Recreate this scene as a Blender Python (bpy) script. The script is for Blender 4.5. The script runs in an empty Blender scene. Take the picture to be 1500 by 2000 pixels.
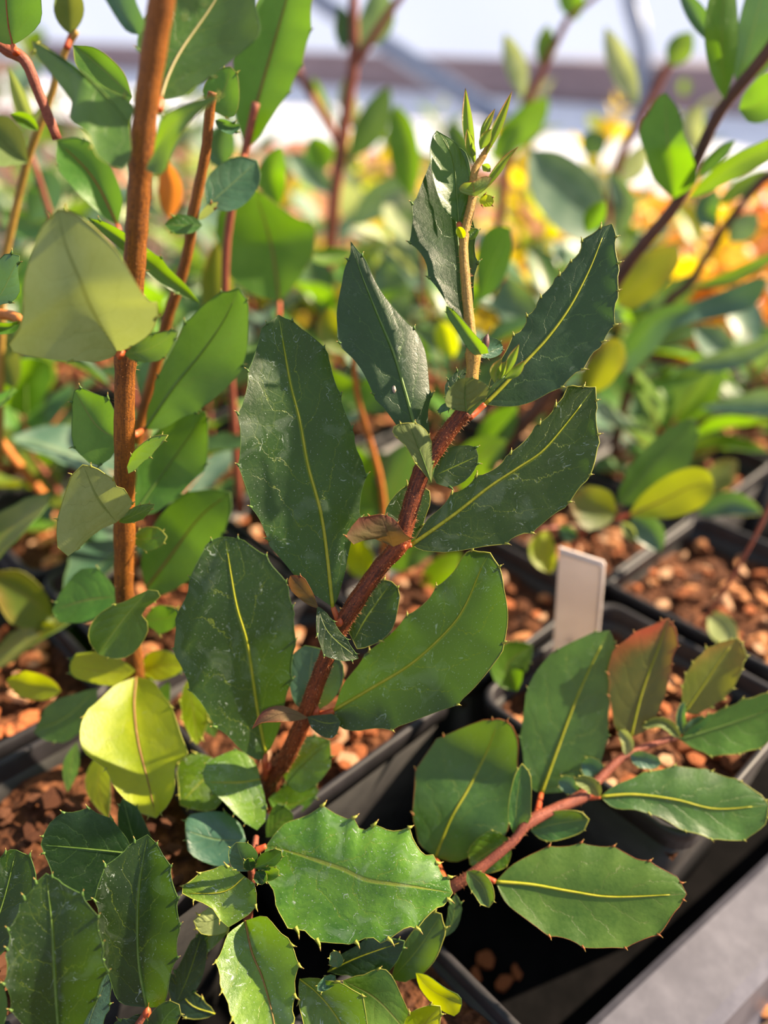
import bpy, math, random
import numpy as np
from mathutils import Vector, Matrix, Quaternion

# ---------------------------------------------------------------- camera, sky, sun, exposure
scn = bpy.context.scene
COL = scn.collection
F = 1540.0                      # focal length in pixels of the 1500 x 2000 frame
PITCH = math.radians(32)
CP, SP = math.cos(PITCH), math.sin(PITCH)
CAMZ = 0.32
cam_d = bpy.data.cameras.new('camera')
cam = bpy.data.objects.new('camera', cam_d)
COL.objects.link(cam)
cam.location = (0, 0, CAMZ)
cam.rotation_euler = (math.pi / 2 - PITCH, 0, 0)
cam_d.sensor_fit = 'VERTICAL'
cam_d.sensor_height = 36
cam_d.sensor_width = 27
cam_d.lens = 36 * F / 2000
cam_d.clip_start = 0.01
cam_d.clip_end = 100
cam_d.dof.use_dof = True
cam_d.dof.focus_distance = 0.219
cam_d.dof.aperture_fstop = 4.5
scn.camera = cam

world = bpy.data.worlds.new('sky')
scn.world = world
world.use_nodes = True
bg = world.node_tree.nodes['Background']
bg.inputs[0].default_value = (0.68, 0.78, 1.0, 1)
bg.inputs[1].default_value = 0.63

SUN_DIR = Vector((0.85, 0.24, 0.62)).normalized()      # towards the sun
sun_d = bpy.data.lights.new('sun', 'SUN')
sun_d.energy = 13.0
sun_d.angle = math.radians(0.9)
sun_d.color = (1.0, 0.80, 0.56)
sun = bpy.data.objects.new('sun', sun_d)
COL.objects.link(sun)
sun.rotation_euler = SUN_DIR.to_track_quat('Z', 'Y').to_euler()
sun.location = (1.5, 0.7, 2)

scn.view_settings.view_transform = 'Standard'
scn.view_settings.look = 'None'
scn.view_settings.gamma = 1
scn.view_settings.use_curve_mapping = False
scn.view_settings.exposure = 0.42

cy = scn.cycles
cy.max_bounces = 6; cy.diffuse_bounces = 3; cy.glossy_bounces = 2; cy.transmission_bounces = 4; cy.transparent_max_bounces = 5
rng = random.Random(7)

# ---------------------------------------------------------------- geometry helpers
def depth_of_y(py, Y):
    """axis depth of the pixel row py on the upright plane world-y = Y"""
    return Y / (CP + (1000 - py) / F * SP)

def depth_of_z(py, z):
    return (CAMZ - z) / (SP + (py - 1000) / F * CP)

def at(px, py, d):
    """world point seen at pixel (px, py) at axis depth d (metres)"""
    px = np.asarray(px, float); py = np.asarray(py, float); d = np.asarray(d, float)
    xc = (px - 750) / F * d
    yc = -(py - 1000) / F * d
    return np.stack([xc, yc * SP + d * CP, CAMZ + yc * CP - d * SP], axis=-1)

def on(px, py, z):
    return at(px, py, depth_of_z(py, z))

def catmull(pts, n=10):
    p = np.asarray(pts, float)
    if len(p) < 3:
        t = np.linspace(0, 1, n + 1)[:, None]
        return p[0] * (1 - t) + p[-1] * t
    q = np.vstack([2 * p[0] - p[1], p, 2 * p[-1] - p[-2]])
    out = []
    for i in range(1, len(q) - 2):
        a, b, c, d = q[i - 1], q[i], q[i + 1], q[i + 2]
        for k in range(n):
            t = k / n
            out.append(0.5 * ((2 * b) + (c - a) * t + (2 * a - 5 * b + 4 * c - d) * t * t + (3 * b - a - 3 * c + d) * t ** 3))
    out.append(p[-1])
    return np.array(out)

def resample(p, n):
    """n+1 points evenly spaced along a polyline"""
    p = np.asarray(p, float)
    s = np.concatenate([[0], np.cumsum(np.linalg.norm(np.diff(p[:, :2], axis=0), axis=1))])
    if s[-1] <= 0:
        return np.repeat(p[:1], n + 1, 0)
    t = np.linspace(0, s[-1], n + 1)
    return np.stack([np.interp(t, s, p[:, k]) for k in range(p.shape[1])], axis=1)

def new_obj(name, mesh, parent=None, loc=(0, 0, 0), **props):
    o = bpy.data.objects.new(name, mesh)
    COL.objects.link(o)
    o.location = loc
    if parent is not None:
        o.parent = parent
    for k, v in props.items():
        o[k] = v
    return o

def thing(name, label, cat, loc, group=None):
    o = new_obj(name, None, None, loc, label=label, category=cat)
    o.empty_display_size = 0.02
    if group:
        o['group'] = group
    return o

class MB:
    """collects vertices and faces with material indices"""
    def __init__(s):
        s.v = []; s.f = []; s.m = []; s.n = 0; s.uv = []
    def add(s, verts, faces, mi=0, uv=None):
        verts = np.asarray(verts, float)
        s.v.append(verts)
        s.f += [tuple(i + s.n for i in f) for f in faces]
        s.m += [mi] * len(faces)
        s.uv.append(np.zeros((len(verts), 4)) if uv is None else uv)
        s.n += len(verts)
    def tube(s, path, rad, k=6, mi=0, cap=True):
        path = np.asarray(path, float)
        n = len(path)
        rad = np.broadcast_to(np.asarray(rad, float), (n,))
        tan = np.gradient(path, axis=0)
        tan /= np.linalg.norm(tan, axis=1)[:, None] + 1e-12
        ref = np.array([0, 0, 1.0]) if abs(tan[0][2]) < 0.9 else np.array([1.0, 0, 0])
        a = np.cross(tan[0], ref); a /= np.linalg.norm(a)
        vs = []; fs = []
        uv = np.zeros((n * k, 4))
        ang = np.arange(k) / k * 2 * math.pi
        L = 0
        for i in range(n):
            a = a - tan[i] * a.dot(tan[i]); a /= np.linalg.norm(a) + 1e-12
            b = np.cross(tan[i], a)
            if i: L += np.linalg.norm(path[i] - path[i - 1])
            vs.append(path[i] + rad[i] * (np.cos(ang)[:, None] * a + np.sin(ang)[:, None] * b))
            uv[i * k:(i + 1) * k, 2] = np.arange(k) * 0.1
            uv[i * k:(i + 1) * k, 3] = L * 100
        for i in range(n - 1):
            for j in range(k):
                fs.append((i * k + j, i * k + (j + 1) % k, (i + 1) * k + (j + 1) % k, (i + 1) * k + j))
        if cap:
            fs.append(tuple(range(k - 1, -1, -1)))
            fs.append(tuple((n - 1) * k + j for j in range(k)))
        s.add(np.vstack(vs), fs, mi, uv)
    def box(s, c, ax, ay, az, mi=0):
        """box from centre and three half-axis vectors"""
        c, ax, ay, az = (np.asarray(q, float) for q in (c, ax, ay, az))
        v = [c + i * ax + j * ay + k * az for i in (-1, 1) for j in (-1, 1) for k in (-1, 1)]
        s.add(v, [(0, 1, 3, 2), (4, 6, 7, 5), (0, 4, 5, 1), (2, 3, 7, 6), (0, 2, 6, 4), (1, 5, 7, 3)], mi)
    def mesh(s, name, mats, origin=(0, 0, 0), smooth=True):
        me = bpy.data.meshes.new(name)
        v = np.vstack(s.v) - np.asarray(origin, float)
        me.from_pydata(v.tolist(), [], s.f)
        for m in mats:
            me.materials.append(m)
        me.polygons.foreach_set('material_index', s.m)
        me.polygons.foreach_set('use_smooth', [smooth] * len(s.f))
        uv = np.vstack(s.uv)
        li = np.empty(len(me.loops), dtype=np.int32)
        me.loops.foreach_get('vertex_index', li)
        u1 = me.uv_layers.new(name='shape')
        u1.data.foreach_set('uv', uv[li, :2].astype(np.float32).ravel())
        u2 = me.uv_layers.new(name='metric')
        u2.data.foreach_set('uv', uv[li, 2:].astype(np.float32).ravel())
        me.update()
        return me

# ---------------------------------------------------------------- materials
def lin(c):
    return tuple(((x / 255) / 12.92 if x / 255 <= 0.04045 else ((x / 255 + 0.055) / 1.055) ** 2.4) for x in c) + (1.0,)

class NT:
    def __init__(s, name):
        s.mat = bpy.data.materials.new(name)
        s.mat.use_nodes = True
        s.t = s.mat.node_tree
        s.t.nodes.clear()
        s.out = s.t.nodes.new('ShaderNodeOutputMaterial')
    def node(s, typ, **kw):
        n = s.t.nodes.new(typ)
        for k, v in kw.items():
            setattr(n, k, v)
        return n
    def put(s, sock, val):
        if isinstance(val, bpy.types.NodeSocket):
            s.t.links.new(val, sock)
        elif val is not None:
            sock.default_value = val
    def math(s, op, a, b=0.0, c=0.0, clamp=False):
        n = s.node('ShaderNodeMath', operation=op, use_clamp=clamp)
        s.put(n.inputs[0], a); s.put(n.inputs[1], b); s.put(n.inputs[2], c)
        return n.outputs[0]
    def mix(s, fac, a, b):
        n = s.node('ShaderNodeMix', data_type='RGBA')
        s.put(n.inputs[0], fac); s.put(n.inputs[6], a); s.put(n.inputs[7], b)
        return n.outputs[2]
    def ramp(s, fac, stops):
        n = s.node('ShaderNodeValToRGB')
        e = n.color_ramp.elements
        while len(e) < len(stops):
            e.new(0.5)
        for i, (p, c) in enumerate(stops):
            e[i].position = p; e[i].color = c
        s.put(n.inputs[0], fac)
        return n.outputs[0]
    def smooth(s, val, lo, hi, a=0.0, b=1.0):
        n = s.node('ShaderNodeMapRange', interpolation_type='SMOOTHSTEP')
        s.put(n.inputs[0], val)
        for i, x in zip((1, 2, 3, 4), (lo, hi, a, b)):
            s.put(n.inputs[i], x)
        return n.outputs[0]
    def noise(s, vec, scale, detail=2.0, rough=0.5, dist=0.0):
        n = s.node('ShaderNodeTexNoise')
        s.put(n.inputs['Vector'], vec)
        n.inputs['Scale'].default_value = scale
        n.inputs['Detail'].default_value = detail
        n.inputs['Roughness'].default_value = rough
        n.inputs['Distortion'].default_value = dist
        return n.outputs[0]
    def bump(s, h, strength, dist):
        n = s.node('ShaderNodeBump')
        n.inputs['Strength'].default_value = strength
        n.inputs['Distance'].default_value = dist
        s.put(n.inputs['Height'], h)
        return n.outputs[0]
    def bsdf(s, col, rough, spec=0.5, normal=None, **kw):
        p = s.node('ShaderNodeBsdfPrincipled')
        s.put(p.inputs['Base Color'], col)
        s.put(p.inputs['Roughness'], rough)
        s.put(p.inputs['Specular IOR Level'], spec)
        if normal is not None:
            s.put(p.inputs['Normal'], normal)
        for k, v in kw.items():
            s.put(p.inputs[k], v)
        return p.outputs[0]
    def done(s, sh):
        s.t.links.new(sh, s.out.inputs[0])
        return s.mat

def leaf_material(name, lo, hi, vein, trans, tw=0.35, rough=0.36, spec=0.65, stain=0.0, tip=None, veins=0.6, quilt=0.28, simple=False):
    """two tones of blade colour, vein colour, light passing through, dried water marks, coloured tip"""
    n = NT(name)
    uv = n.node('ShaderNodeUVMap', uv_map='shape').outputs[0]
    me = n.node('ShaderNodeUVMap', uv_map='metric').outputs[0]
    sx = n.node('ShaderNodeSeparateXYZ'); n.put(sx.inputs[0], uv)
    U, V = sx.outputs[0], sx.outputs[1]
    rnd = n.node('ShaderNodeObjectInfo').outputs['Random']
    off = n.node('ShaderNodeVectorMath', operation='ADD')
    cmb = n.node('ShaderNodeCombineXYZ'); n.put(cmb.inputs[2], n.math('MULTIPLY', rnd, 37.0))
    n.put(off.inputs[0], me); n.put(off.inputs[1], cmb.outputs[0])
    P = off.outputs[0]
    big = n.noise(P, 0.9, 3.0)
    fine = n.noise(P, 9.0, 3.0, 0.6)
    grain = n.noise(P, 34.0, 2.0, 0.6)
    a = n.math('ABSOLUTE', n.math('MULTIPLY_ADD', U, 2.0, -1.0))
    side = n.math('GREATER_THAN', U, 0.5)
    if simple:                      # plants far out of focus: tone, midrib and gloss only
        blade = n.mix(n.smooth(big, 0.35, 0.7), lin(lo), lin(hi))
        hv = n.node('ShaderNodeHueSaturation')
        n.put(hv.inputs['Value'], n.math('MULTIPLY_ADD', rnd, 0.4, 0.82)); n.put(hv.inputs['Color'], blade)
        col = n.mix(n.smooth(a, 0.014, 0.06, 0.8, 0.0), hv.outputs[0], lin(vein))
        if tip:
            col = n.mix(n.smooth(n.math('MULTIPLY_ADD', a, 0.45, V), 1.0, 1.45, 0, .8), col, lin(tip))
        tl = n.node('ShaderNodeBsdfTranslucent'); n.put(tl.inputs[0], lin(trans))
        ms = n.node('ShaderNodeMixShader'); ms.inputs[0].default_value = tw
        n.t.links.new(n.bsdf(col, rough, spec), ms.inputs[1]); n.t.links.new(tl.outputs[0], ms.inputs[2])
        return n.done(ms.outputs[0])
    # side veins: arching forward from the midrib, alternating left and right, a little wandering
    wob = n.math('MULTIPLY_ADD', big, 0.34, -0.17)
    wob2 = n.math('MULTIPLY_ADD', fine, 0.06, -0.03)
    ph = n.math('SUBTRACT', n.math('ADD', n.math('ADD', V, wob), wob2), n.math('MULTIPLY', n.math('POWER', a, 1.25), 0.30))
    ph = n.math('ADD', n.math('MULTIPLY', ph, 5.0), n.math('MULTIPLY', side, 0.47))
    ph = n.math('ADD', ph, n.math('MULTIPLY', rnd, 3.0))
    fr = n.math('ABSOLUTE', n.math('SUBTRACT', n.math('FRACT', ph), 0.5))      # 0.5 on the vein
    dv = n.math('SUBTRACT', 0.5, fr)
    wid = n.math('MULTIPLY_ADD', a, -0.018, 0.026)
    sv = n.math('SUBTRACT', 1.0, n.math('DIVIDE', dv, wid), clamp=True)
    sv = n.math('MULTIPLY', sv, n.smooth(a, 0.62, 0.95, 1.0, 0.0))
    # fine net of veinlets
    vo = n.node('ShaderNodeTexVoronoi', feature='DISTANCE_TO_EDGE')
    n.put(vo.inputs['Vector'], P)
    vo.inputs['Scale'].default_value = 2.6
    net = n.math('SUBTRACT', 1.0, n.math('DIVIDE', vo.outputs[0], 0.05), clamp=True)
    net = n.math('MULTIPLY', net, n.smooth(big, 0.42, 0.66))
    rib = n.smooth(a, 0.014, 0.05, 1.0, 0.0)
    allv = n.math('MAXIMUM', n.math('MULTIPLY', sv, veins), n.math('MULTIPLY', net, veins * 0.18))
    allv = n.math('MAXIMUM', allv, n.math('MULTIPLY', rib, 0.9))
    blade = n.mix(n.smooth(n.math('MULTIPLY_ADD', fine, 0.35, big), 0.38, 0.95), lin(lo), lin(hi))
    hv = n.node('ShaderNodeHueSaturation')
    n.put(hv.inputs['Value'], n.math('MULTIPLY_ADD', rnd, 0.36, 0.82))
    n.put(hv.inputs['Hue'], n.math('MULTIPLY_ADD', n.math('FRACT', n.math('MULTIPLY', rnd, 7.3)), 0.03, 0.485))
    n.put(hv.inputs['Color'], blade)
    col = n.mix(allv, hv.outputs[0], lin(vein))
    if tip:
        tf = n.math('MULTIPLY', n.smooth(n.math('ADD', n.math('MULTIPLY_ADD', a, 0.45, V), n.math('MULTIPLY', big, 0.4)), 0.9, 1.5), 0.9)
        col = n.mix(tf, col, lin(tip))
    rgh = n.math('MULTIPLY_ADD', fine, 0.22, rough - 0.10)
    if stain:
        wv = n.node('ShaderNodeTexNoise'); n.put(wv.inputs['Vector'], P)
        wv.inputs['Scale'].default_value = 1.25; wv.inputs['Detail'].default_value = 3.5; wv.inputs['Distortion'].default_value = 0.7
        ring = n.math('SUBTRACT', 1.0, n.math('DIVIDE', n.math('ABSOLUTE', n.math('SUBTRACT', wv.outputs[0], 0.56)), 0.008), clamp=True)
        brk = n.smooth(n.noise(P, 4.0, 2.0), 0.50, 0.66)
        film = n.math('MULTIPLY', n.smooth(wv.outputs[0], 0.56, 0.66), 0.07)
        dot = n.smooth(n.noise(P, 22.0, 1.0), 0.70, 0.76)
        st = n.math('MAXIMUM', n.math('MULTIPLY', ring, n.math('MULTIPLY', brk, 0.75)), n.math('MULTIPLY', dot, 0.5))
        st = n.math('MULTIPLY', n.math('MAXIMUM', st, film), stain)
        col = n.mix(st, col, lin((176, 190, 178)))
        rgh = n.math('ADD', rgh, n.math('MULTIPLY', st, 0.3))
    h = n.math('ADD', n.math('MULTIPLY', allv, -0.6), n.math('MULTIPLY', n.smooth(dv, 0.0, 0.34), 0.75 * quilt))
    h = n.math('ADD', h, n.math('MULTIPLY', n.math('ADD', n.math('MULTIPLY', fine, 0.40), n.math('MULTIPLY', grain, 0.24)), 0.8))
    nm = n.bump(h, 0.42, 0.0005)
    pr = n.bsdf(col, rgh, spec, nm)
    tl = n.node('ShaderNodeBsdfTranslucent')
    n.put(tl.inputs[0], n.mix(n.math('MULTIPLY', allv, 0.4), lin(trans), lin((120, 120, 40))))
    ms = n.node('ShaderNodeMixShader')
    ms.inputs[0].default_value = tw
    n.t.links.new(pr, ms.inputs[1]); n.t.links.new(tl.outputs[0], ms.inputs[2])
    return n.done(ms.outputs[0])

def plain(name, lo, hi, scale=200, rough=0.5, spec=0.4, bump=0.3, bd=0.0004, tw=0.0, stretch=None, metal=0.0):
    n = NT(name)
    tc = n.node('ShaderNodeTexCoord').outputs['Object']
    if stretch:
        mp = n.node('ShaderNodeMapping'); mp.inputs['Scale'].default_value = stretch
        n.put(mp.inputs[0], tc); tc = mp.outputs[0]
    no = n.noise(tc, scale, 4.0, 0.6)
    col = n.mix(n.smooth(no, 0.3, 0.72), lin(lo), lin(hi))
    sh = n.bsdf(col, rough, spec, n.bump(no, bump, bd) if bump else None, Metallic=metal)
    if tw:
        tl = n.node('ShaderNodeBsdfTranslucent'); n.put(tl.inputs[0], col)
        ms = n.node('ShaderNodeMixShader'); ms.inputs[0].default_value = tw
        n.t.links.new(sh, ms.inputs[1]); n.t.links.new(tl.outputs[0], ms.inputs[2]); sh = ms.outputs[0]
    return n.done(sh)

def stem_material(name, lo, hi):
    n = NT(name)
    me = n.node('ShaderNodeUVMap', uv_map='metric').outputs[0]
    mp = n.node('ShaderNodeMapping'); mp.inputs['Scale'].default_value = (14, 1.2, 1)
    n.put(mp.inputs[0], me)
    streak = n.noise(mp.outputs[0], 1.6, 4.0, 0.6)
    tc = n.node('ShaderNodeTexCoord').outputs['Object']
    speck = n.noise(tc, 1500.0, 2.0, 0.6)
    big = n.noise(tc, 45.0, 2.0)
    f = n.math('ADD', n.math('MULTIPLY', streak, 0.5), n.math('ADD', n.math('MULTIPLY', speck, 0.3), n.math('MULTIPLY', big, 0.35)))
    col = n.mix(n.smooth(f, 0.42, 0.72), lin(lo), lin(hi))
    return n.done(n.bsdf(col, 0.55, 0.35, n.bump(n.math('ADD', streak, speck), 0.5, 0.0003)))

LM = {
 'dk': leaf_material('leaf_dark_glossy', (18, 37, 14), (38, 62, 18), (132, 152, 40), (112, 165, 6), 0.34, 0.40, 0.55, stain=1.3, veins=0.8),
 'dn': leaf_material('leaf_dark_clean', (20, 42, 26), (34, 62, 34), (92, 130, 58), (100, 155, 20), 0.26, 0.40, 0.55, stain=0.25, veins=0.7),
 'md': leaf_material('leaf_mid_green', (40, 78, 28), (70, 110, 42), (132, 150, 60), (140, 185, 10), 0.36, 0.38, stain=0.35),
 'st': leaf_material('leaf_mid_green_marked', (58, 100, 14), (104, 144, 36), (150, 160, 50), (140, 190, 16), 0.30, 0.38, stain=2.0),
 'lt': leaf_material('leaf_bright_green', (54, 98, 24), (90, 130, 44), (120, 126, 60), (128, 182, 8), 0.42, 0.40, veins=0.5),
 'lm': leaf_material('leaf_lime', (120, 150, 0), (158, 180, 6), (150, 140, 40), (215, 228, 0), 0.55, 0.42, stain=0.4, veins=0.3),
 'bl': leaf_material('leaf_blue_green', (46, 84, 66), (76, 112, 88), (110, 136, 84), (110, 160, 40), 0.26, 0.34, stain=0.2),
 'un': leaf_material('leaf_pale_underside', (136, 150, 92), (164, 176, 118), (112, 128, 74), (160, 176, 76), 0.36, 0.55, 0.3, veins=0.5, quilt=0.6),
 'uo': leaf_material('leaf_olive_underside', (92, 112, 62), (112, 126, 74), (76, 92, 52), (130, 140, 40), 0.30, 0.60, 0.25, veins=0.6, quilt=0.5),
 'ur': leaf_material('leaf_reddish_underside', (92, 88, 52), (112, 92, 62), (84, 60, 48), (150, 110, 40), 0.30, 0.60, 0.25, tip=(110, 54, 52), veins=0.5, quilt=0.5),
 'yg': leaf_material('leaf_young_shoot', (96, 130, 56), (126, 150, 72), (170, 130, 80), (152, 186, 44), 0.42, 0.42, tip=(158, 98, 66), veins=0.25, quilt=0.4),
 'rd': leaf_material('leaf_red_flushed', (58, 78, 24), (88, 92, 30), (140, 140, 50), (150, 150, 10), 0.36, 0.40, tip=(172, 52, 34), veins=0.5),
 'ol': leaf_material('leaf_olive_green', (66, 92, 22), (96, 112, 30), (140, 130, 50), (160, 170, 10), 0.40, 0.42, tip=(140, 100, 40), veins=0.3),
 'yw': leaf_material('leaf_yellow', (196, 170, 20), (226, 196, 44), (200, 160, 60), (240, 215, 10), 0.45, 0.5, veins=0.2),
 'or': leaf_material('leaf_orange_brown', (176, 106, 44), (206, 136, 66), (180, 100, 50), (230, 140, 40), 0.40, 0.55, veins=0.2),
}
_L = list(LM)
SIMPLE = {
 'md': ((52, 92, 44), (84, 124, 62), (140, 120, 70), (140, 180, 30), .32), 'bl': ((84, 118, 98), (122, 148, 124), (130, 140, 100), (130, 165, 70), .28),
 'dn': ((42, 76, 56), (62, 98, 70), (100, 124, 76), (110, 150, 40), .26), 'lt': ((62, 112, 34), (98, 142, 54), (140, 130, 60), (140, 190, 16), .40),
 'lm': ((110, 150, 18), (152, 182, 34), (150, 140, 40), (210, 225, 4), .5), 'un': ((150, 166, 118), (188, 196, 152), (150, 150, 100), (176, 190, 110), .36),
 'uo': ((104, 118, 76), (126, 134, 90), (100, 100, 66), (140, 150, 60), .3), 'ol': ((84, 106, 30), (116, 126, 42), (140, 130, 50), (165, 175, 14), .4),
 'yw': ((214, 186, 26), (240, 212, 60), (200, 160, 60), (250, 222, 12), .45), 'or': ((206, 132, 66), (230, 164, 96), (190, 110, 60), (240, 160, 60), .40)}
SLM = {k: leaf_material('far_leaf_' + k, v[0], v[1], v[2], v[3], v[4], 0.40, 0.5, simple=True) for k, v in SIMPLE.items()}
RM = {
 'y': plain('leaf_margin_yellow', (150, 160, 62), (182, 180, 84), 300, 0.5, tw=0.3),
 'g': plain('leaf_margin_green', (74, 110, 50), (110, 140, 66), 300, 0.5, tw=0.3),
 'r': plain('leaf_margin_red', (150, 84, 48), (176, 116, 62), 300, 0.5, tw=0.3),
}
TIPM = plain('leaf_tooth_tip', (166, 136, 72), (190, 166, 96), 400, 0.5, tw=0.25)
VM = {
 'y': plain('midrib_yellow', (158, 164, 34), (182, 178, 52), 300, 0.45, tw=0.2),
 'g': plain('midrib_green', (96, 128, 56), (120, 146, 70), 300, 0.45, tw=0.2),
 'p': plain('midrib_pale', (190, 180, 130), (206, 190, 140), 300, 0.45, tw=0.2),
 'b': plain('midrib_brownish', (140, 100, 52), (160, 124, 66), 300, 0.5, tw=0.2),
 'r': plain('midrib_red', (170, 72, 50), (190, 92, 62), 300, 0.5, tw=0.2),
}
PETM = plain('petiole_red', (182, 70, 44), (206, 112, 62), 260, 0.45, tw=0.2)
STEM = {
 'main': stem_material('stem_russet', (58, 25, 12), (134, 64, 26)),
 'tan': stem_material('stem_young_tan', (136, 108, 50), (184, 144, 66)),
 'left': stem_material('stem_cinnamon', (78, 46, 22), (150, 90, 28)),
 'red': stem_material('stem_red_brown', (110, 56, 44), (156, 88, 66)),
 'dark': stem_material('stem_dark_brown', (56, 34, 26), (104, 66, 44)),
 'or': stem_material('stem_orange', (160, 88, 34), (200, 124, 54)),
}
HAIRM = plain('stem_hair_pale', (190, 120, 70), (220, 170, 120), 500, 0.6, bump=0, tw=0.3)

# ---------------------------------------------------------------- leaves and stems
PROF = {   # half width along the blade, base to tip
 'ov': [0, .42, .70, .88, .98, 1.0, .95, .84, .66, .40, 0],
 'ob': [0, .20, .40, .60, .78, .92, 1.0, 1.0, .86, .56, 0],
 'la': [0, .34, .62, .84, .96, 1.0, .92, .76, .54, .28, 0],
 'ro': [0, .55, .82, .95, 1.0, 1.0, .97, .90, .78, .56, 0],
}

class Plant:
    def __init__(s, name, label, cat, base, group=None):
        s.base = np.asarray(base, float)
        s.root = thing(name, label, cat, tuple(s.base), group)
    def stem(s, pts, r, mat, name='stem', k=8, n=6, Y=None, hair=0, label=None, nodes=()):
        """pts: (px, py, depth cm) or (px, py) on the upright plane Y (cm); r: radius in pixels, one per point or two ends"""
        q = [(a[0], a[1], (a[2] / 100 if len(a) > 2 else depth_of_y(a[1], Y / 100))) for a in pts]
        c = catmull(q, n)
        w = at(c[:, 0], c[:, 1], c[:, 2])
        r = np.asarray(r, float)
        rr = np.interp(np.linspace(0, 1, len(c)), np.linspace(0, 1, len(r)), r) / F * c[:, 2]
        rr = rr * (1 + 0.035 * np.sin(np.arange(len(c)) * 2.1))
        for (i, f) in nodes:                      # swollen node at control point i
            rr *= 1 + (f - 1) * np.exp(-((np.arange(len(c)) - i * n) / 1.6) ** 2)
        mb = MB(); mb.tube(w, rr, k)
        me = mb.mesh(name, [mat], w[0])
        o = new_obj(name, me, s.root, tuple(w[0] - s.base))
        if label: o['label'] = label
        if hair:
            hb = MB(); R = random.Random(len(c))
            for _ in range(hair):
                t = R.random() * (len(w) - 1.001); i = int(t); f = t - i
                p = w[i] * (1 - f) + w[i + 1] * f
                tg = w[i + 1] - w[i]; tg /= np.linalg.norm(tg)
                v = np.array([R.gauss(0, 1) for _ in range(3)]); v -= tg * v.dot(tg); v /= np.linalg.norm(v)
                ra = rr[i]
                sd = np.cross(tg, v) * 0.00007
                b = p + v * ra * 0.97
                e = p + v * (ra + R.uniform(.0004, .0011)) + tg * R.uniform(-.0004, .0004)
                hb.add([b + sd, b - sd, b + tg * .0001, e], [(0, 1, 3), (1, 2, 3), (2, 0, 3)])
            new_obj('stem_hair', hb.mesh('stem_hair', [HAIRM], w[0]), o, kind='stuff')
        return o

def px_tri(mid, A, B, prof, N):
    Mp = resample(catmull(mid), N)
    tan = np.gradient(Mp, axis=0); tan /= np.linalg.norm(tan, axis=1)[:, None] + 1e-9
    nor = np.stack([tan[:, 1], -tan[:, 0]], 1)
    out = []
    for S, sg in ((A, 1), (B, -1)):
        if isinstance(S, (int, float)):
            w = np.interp(np.linspace(0, 1, N + 1), np.linspace(0, 1, 11), PROF[prof])
            out.append(Mp + nor * (sg * S * w)[:, None])
        else:
            out.append(resample(catmull([mid[0]] + list(S) + [mid[-1]]), N))
    return Mp, out[0], out[1]

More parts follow.
